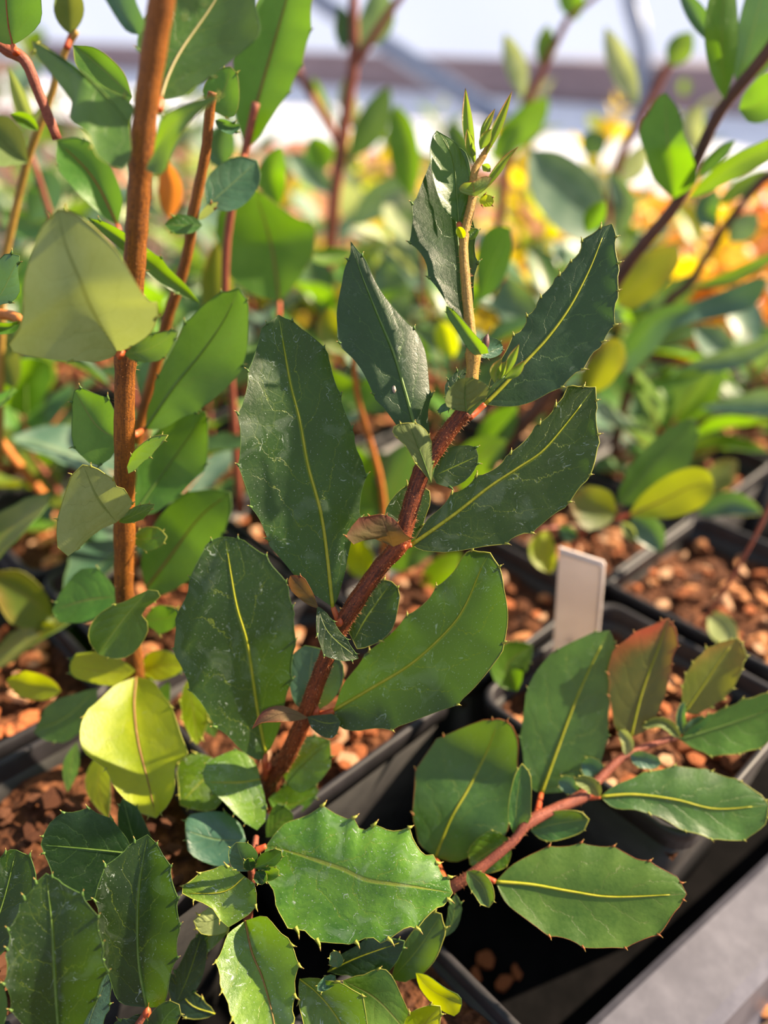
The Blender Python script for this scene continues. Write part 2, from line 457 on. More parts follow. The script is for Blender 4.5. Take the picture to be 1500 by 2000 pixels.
leaf_count = [0]
def leaf(pl, mid, A, B, d=None, Y=None, e=(-3, -3), m='md', rim='y', tn=4, ts=1.0, rib=None, pet=None, bow=0.0, wv=0.7,
         prof='ov', name='leaf', p=1.5, scal=1.0, label=None, rr=1.0, petm=None):
    """one leaf: midrib and the two edges traced as pixels, each point with its own real depth.
    d / Y: depth in cm (camera axis / upright plane) base to tip; e: how far (mm) the two edges stand behind (+) or before (-) the midrib"""
    leaf_count[0] += 1
    R = random.Random(leaf_count[0] * 13 + 5)
    mid = [tuple(map(float, q)) for q in mid]
    L = sum(math.dist(mid[i], mid[i + 1]) for i in range(len(mid) - 1))
    N = int(min(46, max(9, L / 11)))
    M = 5 if L > 250 else (4 if L > 110 else 3)
    Mp, EA, EB = px_tri(mid, A, B, prof, N)
    t = np.linspace(0, 1, N + 1)
    if d is not None:
        dd = np.atleast_1d(np.asarray(d, float)) / 100
        if len(dd) < 3:
            dm = np.interp(t, np.linspace(0, 1, len(dd)), dd)
        else:
            cc = catmull(np.stack([np.linspace(0, 1, len(dd)), dd], 1), 12)
            dm = np.interp(t, cc[:, 0], cc[:, 1])
    else:
        yy = np.atleast_1d(np.asarray(Y, float)) / 100
        dm = depth_of_y(Mp[:, 1], np.interp(t, np.linspace(0, 1, len(yy)), yy))
    dm = dm + bow / 1000 * 4 * t * (1 - t)
    scale = float(np.mean(dm)) / F                       # metres per pixel
    cones = []
    edges = []
    for E, sg in ((EA, 1), (EB, -1)):
        o = E - Mp
        w = np.linalg.norm(o, axis=1)
        on_ = o / (w[:, None] + 1e-6)
        if tn:
            lo = 0.30 + R.uniform(-.05, .05)
            tk = [lo + (0.95 - lo) * (k + R.uniform(-.15, .15)) / max(tn - 1, 1) for k in range(tn)] if tn > 1 else [0.75]
            tk = [min(x, 0.965) for x in tk]
            prev = 0.12
            g = np.zeros(N + 1)
            amp = scal * ts * 0.0011 / scale
            for x in tk:
                sel = (t > prev) & (t <= x)
                ph = (t[sel] - prev) / max(x - prev, 1e-3)
                g[sel] = -np.sin(ph * math.pi) * 0.55 + 0.55 * np.clip((ph - 0.7) / 0.3, 0, 1)
                prev = x
            E = E + on_ * (g * amp * np.clip(w * scale / 0.004, 0, 1))[:, None]
            cones.append((tk, sg))
        edges.append((E, w))
    wm = max(edges[0][1].max(), edges[1][1].max(), 1e-3)
    cols = []
    uvs = []
    ks = list(range(-M, M + 1))
    ph0 = R.random() * 6.28
    for k in ks:
        s = abs(k) / M
        E, w = edges[0] if k < 0 else edges[1]
        ee = (e[0] if k < 0 else e[1]) / 1000
        pos = Mp * (1 - s) + E * s
        ratio = w / wm
        dep = dm + ee * (s ** p) * ratio
        dep = dep + wv / 1000 * s * ratio * (np.sin(t * 6.0 + ph0 + (1.7 if k < 0 else 0)) * 0.8 + 0.18 * np.sin(t * 15 + ph0 * 2 + (2 if k < 0 else 0)))
        cols.append(at(pos[:, 0], pos[:, 1], dep))
        u = np.zeros((N + 1, 4))
        u[:, 0] = 0.5 + 0.5 * k / M
        u[:, 1] = t
        u[:, 2] = np.sign(k) * s * w * scale * 100
        u[:, 3] = t * L * scale * 100
        uvs.append(u)
    G = np.stack(cols, 1)                                # (N+1, 2M+1, 3)
    K = len(ks)
    c = N // 2
    nv = np.cross(G[c + 1, M] - G[c, M], G[c, K - 1] - G[c, 0])
    flip = nv.dot(np.array([0, 0, CAMZ]) - G[c, M]) < 0
    fs = []
    for i in range(N):
        for j in range(K - 1):
            q = (i * K + j, (i + 1) * K + j, (i + 1) * K + j + 1, i * K + j + 1)
            fs.append(q[::-1] if flip else q)
    # a front-facing blade: normal = d/dt x d/ds
    q = fs[c * (K - 1) + M]
    V = G.reshape(-1, 3)
    nn = np.cross(V[q[1]] - V[q[0]], V[q[2]] - V[q[0]])
    if nn.dot(np.array([0, 0, CAMZ]) - V[q[0]]) < 0:
        fs = [f[::-1] for f in fs]
    mb = MB()
    mb.add(V, fs, 0, np.stack(uvs, 1).reshape(-1, 4))
    loop = np.vstack([G[:, 0], G[::-1, K - 1][1:]])
    tl = np.concatenate([t, t[::-1][1:]])
    var = (0.25 + 0.75 * tl) * (0.7 + 0.3 * np.sin(np.arange(len(tl)) * .37 + ph0))
    mb.tube(loop, (0.00021 if rim == 'y' else 0.00014) * var * rr * min(1.0, max(.4, L * scale / .02)), 4, 1, cap=False)
    for tk, sg in cones:                                  # horny tips on the teeth
        jc = 0 if sg > 0 else K - 1
        for x in tk:
            i = min(int(round(x * N)), N - 1)
            o = G[i, jc] - G[i, M]; o /= np.linalg.norm(o) + 1e-9
            f = G[min(i + 1, N), jc] - G[max(i - 1, 0), jc]; f /= np.linalg.norm(f) + 1e-9
            dr = o * 0.8 + f * 0.55; dr /= np.linalg.norm(dr)
            ln = 0.0015 * ts * R.uniform(.7, 1.25)
            bb = G[i, jc] - o * ln * .25
            mb.tube([bb - f * ln * .25, bb + dr * ln * .45, bb + dr * ln * .8], [.00045 * ts, .00028 * ts, .00014 * ts], 5, 1)
            mb.tube([bb + dr * ln * .7, bb + dr * ln * 1.15], [.0002 * ts, .00004], 4, 2)
    org = G[0, M]
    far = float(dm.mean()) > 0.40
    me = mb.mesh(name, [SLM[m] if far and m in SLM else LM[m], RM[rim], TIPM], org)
    ob = new_obj(name, me, pl.root, tuple(org - pl.base))
    if label: ob['label'] = label
    view = np.array([0, 0, CAMZ])
    if rib:
        path = G[:int(N * 0.93) + 1, M]
        vv = view - path; vv /= np.linalg.norm(vv, axis=1)[:, None]
        rad = np.linspace(0.00058, 0.00012, len(path)) * rr * min(1.0, max(.35, L * scale / 0.06))
        rb = MB(); rb.tube(path + vv * 0.00012, rad, 6)
        new_obj('midrib', rb.mesh('midrib', [VM[rib]], org), ob)
    if pet:
        pp = [(mid[0][0], mid[0][1], dm[0])] + [(a[0], a[1], a[2] / 100 if len(a) > 2 else dm[0]) for a in pet]
        cc = catmull(pp, 5)
        w3 = at(cc[:, 0], cc[:, 1], cc[:, 2])
        rb = MB(); rb.tube(w3, np.linspace(0.00075, 0.0012, len(w3)) * rr, 7)
        new_obj('petiole', rb.mesh('petiole', [petm or PETM], org), ob)
    return ob

# leaf templates for the plants further back: blade along +Y, face up
def template_leaf(name, mat, wid, prof, fold, arch, seed, teeth=4, N=12, M=3, twist=0.0):
    R = random.Random(seed)
    t = np.linspace(0, 1, N + 1)
    w = np.interp(t, np.linspace(0, 1, 11), PROF[prof]) * wid
    w = w * (1 + 0.06 * np.sin(t * 30 + seed))
    cols = []; uvs = []
    for k in range(-M, M + 1):
        s = k / M
        z = -arch * t * t + fold * abs(s) ** 1.5 * w + 0.02 * abs(s) * np.sin(t * 9 + seed + (2 if k < 0 else 0)) + twist * s * w * t
        cols.append(np.stack([s * w, t, z], 1))
        u = np.zeros((N + 1, 4)); u[:, 0] = .5 + .5 * s; u[:, 1] = t; u[:, 2] = s * w * 7; u[:, 3] = t * 7
        uvs.append(u)
    G = np.stack(cols, 1); K = 2 * M + 1
    fs = [(i * K + j, i * K + j + 1, (i + 1) * K + j + 1, (i + 1) * K + j) for i in range(N) for j in range(K - 1)]
    mb = MB(); mb.add(G.reshape(-1, 3), fs, 0, np.stack(uvs, 1).reshape(-1, 4))
    mb.tube(np.vstack([G[:, 0], G[::-1, K - 1][1:]]), 0.004, 3, 1, cap=False)
    mb.tube([(0, -.14, .0), (0, 0, 0), (0, .5, -arch * .25 - .004)], [.016, .014, .006], 5, 2)
    return mb.mesh(name, [SLM[mat], RM['g'], VM['r'] if mat in ('md', 'bl', 'dn') else VM['g']])

TPL = {}
for _m in ('md', 'bl', 'dn', 'lt', 'lm', 'yw', 'or', 'ol', 'un', 'uo'):
    TPL[_m] = [template_leaf('leaf', _m, .27, 'ov', .35, .16, 1), template_leaf('leaf', _m, .24, 'ob', .15, .05, 2, twist=.3),
               template_leaf('leaf', _m, .21, 'la', .5, .3, 3), template_leaf('leaf', _m, .40, 'ro', .2, .1, 4)]

def place(mesh, root, base, p, dirv, up, length, name='leaf'):
    y = Vector(dirv).normalized()
    z = Vector(up) - y * Vector(up).dot(y)
    z = z.normalized() if z.length > 1e-6 else Vector((0, 0, 1)).orthogonal()
    x = y.cross(z)
    o = bpy.data.objects.new(name, mesh)
    COL.objects.link(o)
    o.parent = root
    o.matrix_local = Matrix.Translation(Vector(p) - Vector(base)) @ Matrix((x, y, z)).transposed().to_4x4() @ Matrix.Scale(length, 4)
    return o

def shrub(name, label, cat, x, y, h, mats, seed, nodes=7, L=0.06, lean=(0, 0), stems=1, stemm='red', group=None, spread=1.0, z0=0.083, r=.0022, first=.2, rise=0.5):
    R = random.Random(seed)
    base = np.array([x, y, z0])
    root = thing(name, label, cat, tuple(base), group)
    for s in range(stems):
        a = R.random() * 6.28
        lx = lean[0] + (0 if stems == 1 else math.cos(a) * .35 * h)
        ly = lean[1] + (0 if stems == 1 else math.sin(a) * .35 * h)
        hh = h * (1 if s == 0 else R.uniform(.6, .95))
        ctl = [(0, 0, -.02), (lx * .15, ly * .15, hh * .3), (lx * .5 + R.uniform(-.006, .006), ly * .5, hh * .65), (lx, ly, hh)]
        path = catmull(np.array(ctl) + base, 6)
        mb = MB(); mb.tube(path, np.linspace(r, r * .45, len(path)), 7)
        new_obj('stem', mb.mesh('stem', [STEM[stemm]], base), root)
        rot = R.random() * 3.14
        for k in range(nodes):
            t = first + (1 - first) * (k / max(nodes - 1, 1))
            f = t * (len(path) - 1); i = min(int(f), len(path) - 2)
            p = path[i] * (1 - (f - i)) + path[i + 1] * (f - i)
            rot += 1.57 + R.uniform(-.25, .25)
            size = L * (0.72 + .4 * math.sin(min(t * 3.0, 3.0))) * R.uniform(.85, 1.12) * (0.55 if k == nodes - 1 else 1)
            for sgn in (0, math.pi):
                aa = rot + sgn + R.uniform(-.2, .2)
                el = rise + .5 * t * t + R.uniform(-.25, .25)
                dv = (math.cos(aa) * math.cos(el), math.sin(aa) * math.cos(el), math.sin(el))
                up = (-math.cos(aa) * math.sin(el) + R.uniform(-.35, .35), -math.sin(aa) * math.sin(el) + R.uniform(-.35, .35), math.cos(el))
                pp = p + np.array(dv) * (.006 + .12 * size)
                place(TPL[R.choice(mats)][R.choice((0, 1, 2))], root, base, pp, dv, up, size * spread)
            if k < nodes - 1 and R.random() < .6:
                aa = rot + 1.57
                dv = (math.cos(aa) * .9, math.sin(aa) * .9, .2)
                place(TPL[R.choice(mats)][3], root, base, p + np.array(dv) * .004, dv, (-.2, -.2, 1), size * .38)
    return root

# ---------------------------------------------------------------- ground, greenhouse wall, tray, pots
ANG = math.radians(43)
gu = np.array([math.cos(ANG), math.sin(ANG), 0.0])                # along the pot rows
gv = np.array([math.cos(ANG - math.pi / 2), math.sin(ANG - math.pi / 2), 0.0])
RIM = 0.095
PITCHG = 0.094
B0 = on(925, 1368, RIM) + 0.045 * (gu + gv)                        # centre of the pot by the tray edge
B0[2] = 0

def ground_mat():
    n = NT('ground_dusty_concrete')
    tc = n.node('ShaderNodeTexCoord').outputs['Object']
    b = n.noise(tc, 9.0, 5.0, 0.6); f = n.noise(tc, 220.0, 3.0, 0.6)
    col = n.mix(n.smooth(b, .3, .7), lin((82, 66, 56)), lin((110, 92, 80)))
    col = n.mix(n.smooth(f, .55, .75, 0, .35), col, lin((110, 84, 66)))
    return n.done(n.bsdf(col, .8, .2, n.bump(f, .4, .0006)))
g = MB()
nx = 40
gx = np.linspace(-6, 6, nx + 1); gy = np.linspace(-1.5, 9, nx + 1)
vv = [(x, y, 0.0) for y in gy for x in gx]
g.add(vv, [(j * (nx + 1) + i, j * (nx + 1) + i + 1, (j + 1) * (nx + 1) + i + 1, (j + 1) * (nx + 1) + i) for j in range(nx) for i in range(nx)])
fl = new_obj('floor', g.mesh('floor', [ground_mat()]), kind='structure', label='dusty grey brown concrete floor beside the tray', category='floor')

W0 = np.array([-0.457, 4.20, 0]); W1 = np.array([1.152, 2.62, 0])
wd = (W1 - W0) / np.linalg.norm(W1 - W0)                          # along the wall
wn = np.array([-wd[1], wd[0], 0.0]) * (1 if -wd[1] > 0 else -1)   # outwards
def wall_at(px, py, off=0.0):
    """point of pixel (px, py) on the upright wall plane"""
    r = at(px, py, 1.0) - np.array([0, 0, CAMZ])
    k = (W0 + wn * off).dot(wn) / r.dot(wn)
    return np.array([0, 0, CAMZ]) + r * k

# translucent greenhouse sheet, slightly billowing
def film_mat():
    n = NT('greenhouse_film')
    tc = n.node('ShaderNodeTexCoord').outputs['Object']
    w = n.noise(tc, 3.0, 3.0)
    tr = n.node('ShaderNodeBsdfTransparent'); tr.inputs[0].default_value = (.95, .97, 1, 1)
    tl = n.node('ShaderNodeBsdfTranslucent'); tl.inputs[0].default_value = lin((196, 210, 246))
    df = n.bsdf(lin((186, 200, 236)), .35, .5, n.bump(w, .4, .02))
    m1 = n.node('ShaderNodeMixShader'); m1.inputs[0].default_value = .35
    n.t.links.new(tl.outputs[0], m1.inputs[1]); n.t.links.new(df, m1.inputs[2])
    m2 = n.node('ShaderNodeMixShader'); m2.inputs[0].default_value = .30
    n.t.links.new(tr.outputs[0], m2.inputs[1]); n.t.links.new(m1.outputs[0], m2.inputs[2])
    return n.done(m2.outputs[0])
fm = MB()
ns, nz = 60, 10
for_v = []
for j in range(nz + 1):
    for i in range(ns + 1):
        s = -2.6 + 6.2 * i / ns
        z = 0.18 + 0.95 * j / nz
        p = W0 + wd * s + wn * (0.05 + 0.012 * math.sin(s * 7) * math.sin(j * .7)) + np.array([0, 0, z])
        for_v.append(p)
fm.add(for_v, [(j * (ns + 1) + i, j * (ns + 1) + i + 1, (j + 1) * (ns + 1) + i + 1, (j + 1) * (ns + 1) + i) for j in range(nz) for i in range(ns)])
new_obj('wall_back', fm.mesh('wall_back', [film_mat()]), kind='structure', label='white translucent greenhouse sheet behind the brown board', category='wall')

woodm = plain('board_brown_wood', (130, 112, 116), (156, 136, 138), 6, .75, .2, .4, .002, stretch=(1, 1, 9))
bd = MB()
zb0 = wall_at(1100, 222)[2]; zt0 = wall_at(1100, 118)[2]
bd.box(W0 + wd * 0.5 + np.array([0, 0, (zb0 + zt0) / 2]), wd * 3.1, wn * .018, (0, 0, (zt0 - zb0) / 2))
new_obj('baseboard_back', bd.mesh('baseboard_back', [woodm], smooth=False), kind='structure', label='brown wooden baseboard along the greenhouse sheet', category='baseboard')

# white ground cloth along the foot of the wall
gc = MB()
cl = []
for j in range(7):
    for i in range(41):
        s = -2.4 + 6.0 * i / 40
        q = W0 + wd * s - wn * (0.03 + 1.15 * j / 6)
        q[2] = 0.012 + 0.012 * math.sin(i * 1.3) * math.sin(j * 1.1) + (0.06 if j == 0 else 0)
        cl.append(q)
gc.add(cl, [(j * 41 + i, (j + 1) * 41 + i, (j + 1) * 41 + i + 1, j * 41 + i + 1) for j in range(6) for i in range(40)])
clothm = plain('ground_cloth_white', (226, 228, 236), (244, 244, 248), 12, .7, .3, .3, .004)
new_obj('ground_cloth', gc.mesh('ground_cloth', [clothm]), label='white ground cloth along the foot of the brown board', category='ground cloth')

pipem = plain('galvanised_pipe', (98, 108, 130), (128, 138, 158), 30, .38, .6, .1, .001, metal=.35)
hp = [wall_at(1228, -60, -.05), wall_at(1233, 0, -.05), wall_at(1250, 69, -.05), wall_at(1256, 139, -.05), wall_at(1247, 208, -.05)]
hp.append(np.array([hp[-1][0] - .02, hp[-1][1], 0.0]))
hb = MB(); hb.tube(catmull(hp, 8), .027, 12)
o = new_obj('hoop_pipe', hb.mesh('hoop_pipe', [pipem]), label='curved grey steel hoop pipe by the greenhouse sheet, upper right', category='pipe')
bp = [wall_at(560, -60, -.35), wall_at(620, 0, -.35), wall_at(790, 112, -.35), wall_at(940, 208, -.35)]
e2 = bp[-1] + (bp[-1] - bp[-2]) * .55; e2[2] = 0.0
bp.append(e2)
hb = MB(); hb.tube(resample(np.array(bp), 16), .034, 12)
new_obj('brace_pipe', hb.mesh('brace_pipe', [pipem]), label='straight grey brace pipe slanting down to the right before the board', category='pipe')

# ---- the grey tray edge at the lower right
railm = plain('tray_grey_plastic', (78, 78, 90), (100, 100, 112), 60, .45, .5, .25, .0008)
ra, rb_ = on(1150, 2019, .03), on(1500, 1690, .03)
rd = (rb_ - ra); rd[2] = 0; rd /= np.linalg.norm(rd)
rn = np.array([rd[1], -rd[0], 0.0])
RW = .0245
def rail_ring(s):
    c = ra + rd * s; c[2] = 0
    prof = [(-.003, 0), (-.003, .0275), (0, .030), (RW - .004, .030), (RW, .027), (RW + .002, .004), (RW + .004, 0)]
    return [c + rn * a + np.array([0, 0, b]) for a, b in prof]
tr = MB()
ss = np.linspace(-.25, .9, 24)
rv = np.vstack([rail_ring(s) for s in ss])
tr.add(rv, [(i * 7 + j, i * 7 + j + 1, (i + 1) * 7 + j + 1, (i + 1) * 7 + j) for i in range(23) for j in range(6)] + [tuple(range(6, -1, -1)), tuple(23 * 7 + j for j in range(7))])
tray = thing('plant_tray', 'grey plastic tray edge in the lower right corner beside the pots', 'tray', tuple(ra * np.array([1, 1, 0])))
new_obj('tray_edge', tr.mesh('tray_edge', [railm], ra * np.array([1, 1, 0]), smooth=False), tray)
flm = plain('tray_black_floor', (10, 10, 11), (18, 17, 18), 80, .9, .04, .3, .001)
q = MB()
c0 = ra + rd * .3; c0[2] = 0.002
q.box(c0 - rn * .56 + rd * .1, rd * .75, rn * .555, (0, 0, .0015))
new_obj('tray_floor', q.mesh('tray_floor', [flm], ra * np.array([1, 1, 0]), smooth=False), tray)

# ---- pots
def rsq(half, rad, z, n=5):
    out = []
    for cx, cy, a0 in ((1, 1, 0), (-1, 1, 90), (-1, -1, 180), (1, -1, 270)):
        for k in range(n + 1):
            a = math.radians(a0 + 90 * k / n)
            out.append((cx * (half - rad) + rad * math.cos(a), cy * (half - rad) + rad * math.sin(a), z))
    return np.array(out)
def loft(mb, rings, mi=0, close=False):
    n = len(rings[0])
    fs = [(i * n + j, i * n + (j + 1) % n, (i + 1) * n + (j + 1) % n, (i + 1) * n + j) for i in range(len(rings) - 1) for j in range(n)]
    if close: fs.append(tuple(range(n - 1, -1, -1)))
    mb.add(np.vstack(rings), fs, mi)
potm = plain('pot_black_plastic', (34, 33, 34), (46, 45, 45), 120, .5, .35, .15, .0004)
rimm = plain('pot_rim_black_plastic', (32, 31, 34), (44, 42, 46), 120, .5, .35, .15, .0004)
mb = MB(); loft(mb, [rsq(.033, .008, .003), rsq(.0425, .008, RIM - .008), rsq(.0415, .008, RIM - .008), rsq(.0405, .008, RIM - .02), rsq(.0322, .008, .006)], close=True)
pot_body = mb.mesh('pot_body', [potm])
mb = MB(); loft(mb, [rsq(.0425, .008, RIM - .0085), rsq(.0445, .009, RIM - .0085), rsq(.0448, .009, RIM - .001), rsq(.0442, .0088, RIM), rsq(.0426, .0085, RIM), rsq(.0420, .0082, RIM - .001), rsq(.0415, .008, RIM - .009)])
pot_rim = mb.mesh('pot_rim', [rimm])

def soil_mat():
    n = NT('soil_bark_mix')
    tc = n.node('ShaderNodeTexCoord').outputs['Object']
    vo = n.node('ShaderNodeTexVoronoi'); n.put(vo.inputs['Vector'], tc); vo.inputs['Scale'].default_value = 260
    no = n.noise(tc, 190, 4, .65)
    col = n.ramp(no, [(.25, lin((34, 20, 12))), (.5, lin((78, 46, 28))), (.75, lin((128, 82, 52)))])
    return n.done(n.bsdf(col, .85, .2, n.bump(n.math('ADD', vo.outputs[0], no), .9, .002)))
soilm = soil_mat()
R = random.Random(3)
mb = MB(); ns = 18
sv = []
for j in range(ns + 1):
    for i in range(ns + 1):
        x = -.0408 + .0816 * i / ns; y = -.0408 + .0816 * j / ns
        sv.append((x, y, RIM - .014 + .0025 * math.sin(x * 180) * math.cos(y * 150) + R.uniform(-.0012, .0012)))
mb.add(sv, [(j * (ns + 1) + i, j * (ns + 1) + i + 1, (j + 1) * (ns + 1) + i + 1, (j + 1) * (ns + 1) + i) for j in range(ns) for i in range(ns)])
soil_mesh = mb.mesh('soil', [soilm])

chipm = [plain('bark_chip_' + nm, a, b, 320, .8, .2, .7, .0006) for nm, a, b in
         (('tan', (176, 112, 70), (214, 152, 104)), ('rust', (150, 84, 50), (186, 112, 70)), ('brown', (100, 58, 36), (140, 88, 56)), ('pale', (190, 142, 108), (216, 174, 138)))]
def chip_mesh(seed, mat):
    R = random.Random(seed)
    n = 7
    top = []; bot = []
    lx, ly = R.uniform(.75, 1.0), R.uniform(.38, .75)
    for k in range(n):
        a = 2 * math.pi * k / n + R.uniform(-.25, .25)
        r = R.uniform(.78, 1.05)
        top.append((lx * r * math.cos(a), ly * r * math.sin(a), .2 + R.uniform(-.05, .12)))
        bot.append((lx * r * .9 * math.cos(a), ly * r * .9 * math.sin(a), -.16 + R.uniform(-.05, .05)))
    v = top + bot + [(0, 0, .36 + R.uniform(-.06, .1)), (0, 0, -.2)]
    f = [(k, (k + 1) % n, 2 * n) for k in range(n)] + [(n + (k + 1) % n, n + k, 2 * n + 1) for k in range(n)] + [(k, n + k, n + (k + 1) % n, (k + 1) % n) for k in range(n)]
    mb = MB(); mb.add(v, f)
    return mb.mesh('bark_chip', [mat], smooth=False)
SHADEM = [plain('bark_chip_shade_' + nm, a, b, 320, .85, .15, .7, .0006) for nm, a, b in (('dark', (58, 34, 24), (92, 58, 42)), ('umber', (84, 52, 36), (116, 78, 58)))]  # same bark in darker colours, shade over the lower left pot painted in
SHADE_CHIPS = [chip_mesh(60 + i, SHADEM[i % 2]) for i in range(6)]
CHIPS = [chip_mesh(i * 3 + j, chipm[j]) for i in range(4) for j in range(4)]

def chip_at(root, lx, ly, lz, R, s, pal=None):
    o = bpy.data.objects.new('bark_chip', R.choice(pal or CHIPS))
    COL.objects.link(o); o.parent = root
    o.location = (lx, ly, lz)
    o.rotation_euler = (R.uniform(-.45, .45), R.uniform(-.45, .45), R.uniform(0, 6.28))
    o.scale = (s, s, s)
    return o

def mulch_stuff(seed, n):
    """the fine bark of a pot further back, one mesh"""
    R = random.Random(seed); mb = MB()
    for _ in range(n):
        me = R.choice(CHIPS)
        v = np.array([q.co[:] for q in me.vertices])
        s = R.uniform(.003, .0065)
        mt = np.array((Matrix.Rotation(R.uniform(0, 6.28), 3, 'Z') @ Matrix.Rotation(R.uniform(-.5, .5), 3, 'X')))
        v = (v @ mt.T) * s + np.array([R.uniform(-.037, .037), R.uniform(-.037, .037), RIM - .0115 + R.uniform(0, .003)])
        mb.add(v, [tuple(p.vertices) for p in me.polygons], CHIPS.index(me) % 4)
    return mb.mesh('bark_mulch', chipm, smooth=False)
MULCH = [mulch_stuff(i, 85) for i in range(3)]

POTS = {}
def pot(i, j, label, chips=0, shift=(0, 0), group=None, size=(.003, .0066), turn=0.0, tall=1.0, pal=None):
    c = B0 + PITCHG * (i * gu + j * gv) + gu * shift[0] + gv * shift[1]
    c[2] = 0.003
    root = thing('nursery_pot', label, 'plant pot', tuple(c), group)
    root.rotation_euler = (0, 0, ANG + turn)
    new_obj('pot_body', pot_body, root); new_obj('pot_rim', pot_rim, root); new_obj('soil', soil_mesh, root)
    root.scale = (1, 1, tall)
    R = random.Random(i * 17 + j * 5 + 101)
    if chips:
        for k in range(chips):
            s = R.uniform(*size)
            chip_at(root, R.uniform(-.036, .036), R.uniform(-.036, .036), RIM - .0115 + R.uniform(0, .0035), R, s, pal)
    else:
        new_obj('bark_mulch', R.choice(MULCH), root, kind='stuff')
    POTS[(i, j)] = c
    return root
pot(0, 0, 'black square pot with coarse bark mulch next to the grey tray edge', 95)
pot(1, 0, 'black square pot of bright bark mulch at the right edge of the photo', 70, shift=(.004, -.010))
pot(0, -1, 'black square pot behind the white plant tag', 60)
pot(-1, -1, 'black square pot below the central leaning shoot', 70)
pot(-2, -1, 'black square pot with bark painted dark for shade at the lower left', 80, shift=(-.004, 0), pal=SHADE_CHIPS + CHIPS[2:3])
pot(1, -1, 'black square pot in the row behind the white tag, with orange bark', 60)
pot(-2, 0, 'black square pot under the spiny rosette at the bottom', 24, shift=((on(935, 1922, .06) - B0 + PITCHG * 2 * gu).dot(gu) - .0448, .03), size=(.002, .0036), tall=.62)
ORD = ['', 'first', 'second', 'third', 'fourth', 'fifth', 'sixth', 'seventh', 'eighth', 'ninth', 'tenth', 'eleventh', 'twelfth', 'thirteenth', 'fourteenth', 'fifteenth', 'sixteenth']
POTCOL = {}
if True:
    for i, j in sorted([(i, j) for i in range(-2, 9) for j in range(-9, 1)], key=lambda q: (B0 + PITCHG * (q[0] * gu + q[1] * gv))[1]):
        if (i, j) in POTS: continue
        c = B0 + PITCHG * (i * gu + j * gv)
        rel = c - np.array([0, 0, CAMZ]); dd = rel[1] * CP - (RIM - CAMZ) * SP
        if dd < .15: continue
        px = 750 + F * rel[0] / dd
        if -120 < px < 1620 and (i, j) != (-1, 0) and dd < .60:
            side = 'left edge' if px < 250 else 'left stem' if px < 500 else 'central shoot' if px < 900 else 'right hand leaves' if px < 1250 else 'right edge'
            _n = POTCOL[side] = POTCOL.get(side, 0) + 1
            pot(i, j, '%s black nursery pot counted back in the rows behind the %s' % (ORD[_n], side), 0, group='pots in the rows behind', shift=(rng.uniform(-.002, .002), rng.uniform(-.002, .002)))
# loose bark on the tray floor and on the concrete
R = random.Random(21)
for (px, py, s, w) in ((950, 1868, .0058, 'upper left'), (985, 1915, .006, 'lowest large'), (1010, 1893, .0045, 'rightmost'), (930, 1900, .005, 'leftmost')):
    c = on(px, py, .008)
    o = bpy.data.objects.new('bark_piece', CHIPS[R.choice((0, 1, 4, 5))]); COL.objects.link(o)
    o.location = (c[0], c[1], .004 + s * .25); o.scale = (s, s, s); o.rotation_euler = (0, 0, R.uniform(0, 6))
    o['label'] = w + ' loose bark piece on the dark tray floor below the toothed leaf'; o['category'] = 'bark'; o['group'] = 'loose bark in the tray'
for (px, py, s, w) in ((1462, 1892, .006, 'uppermost'), (1490, 1918, .0055, 'second from the top'), (1486, 1972, .006, 'lowest'), (1410, 1935, .004, 'leftmost')):
    c = on(px, py, .0)
    o = bpy.data.objects.new('bark_piece', CHIPS[R.choice((0, 1, 4, 5))]); COL.objects.link(o)
    o.location = (c[0], c[1], s * .25); o.scale = (s, s, s); o.rotation_euler = (0, 0, R.uniform(0, 6))
    o['label'] = w + ' rust coloured bark piece on the concrete, lower right corner'; o['category'] = 'bark'; o['group'] = 'loose bark on the concrete'
s0, s1 = on(1370, 1935, .003), on(1432, 2010, .003)
mb = MB(); mb.tube(catmull([s0, (s0 + s1) / 2 + np.array([.002, .001, .001]), s1], 5), [.0016] * 10 + [.001], 6)
new_obj('straw', mb.mesh('straw', [plain('straw_yellow', (176, 150, 96), (196, 172, 116), 200, .7)]), label='short yellow straw lying on the concrete beside the tray edge', category='straw')

# ---- white plant tag
tagm = plain('tag_white_plastic', (228, 216, 210), (240, 230, 224), 30, .45, .4, .08, .0003, tw=.3)
tb = depth_of_z(1335, RIM - .013)
Yt = float(at(1110, 1335, tb)[1])
c_tl, c_tr = at(1093, 1068, depth_of_y(1068, Yt + .004)), at(1183, 1097, depth_of_y(1097, Yt - .004))
c_bl, c_br = at(1076, 1330, depth_of_y(1330, Yt + .004)), at(1160, 1352, depth_of_y(1352, Yt - .004))
tagr = thing('plant_tag', 'white plastic plant tag stuck upright in the pot right of centre', 'plant tag', tuple((c_bl + c_br) / 2))
tn_ = np.cross(c_tr - c_tl, c_bl - c_tl); tn_ /= np.linalg.norm(tn_)
if tn_[1] > 0: tn_ = -tn_
def quadpt(u, v):
    return (c_tl * (1 - u) + c_tr * u) * (1 - v) + (c_bl * (1 - u) + c_br * u) * v
mb = MB()
th = tn_ * .0004
us = [0, .03, .97, 1]; 
fr = [quadpt(0, 0), quadpt(.95, 0), quadpt(1, .02), quadpt(1, 1), quadpt(0, 1)]
mb.add([p + th for p in fr] + [p - th for p in fr], [(0, 1, 2, 3, 4), (9, 8, 7, 6, 5)] + [(k, k + 5, (k + 1) % 5 + 5, (k + 1) % 5) for k in range(5)])
new_obj('tag_plate', mb.mesh('tag_plate', [tagm], (c_bl + c_br) / 2, smooth=False), tagr)
mb = MB()
edge = [quadpt(.005, 1), quadpt(.01, .025), quadpt(.93, .025), quadpt(.955, .05), quadpt(.95, 1)]
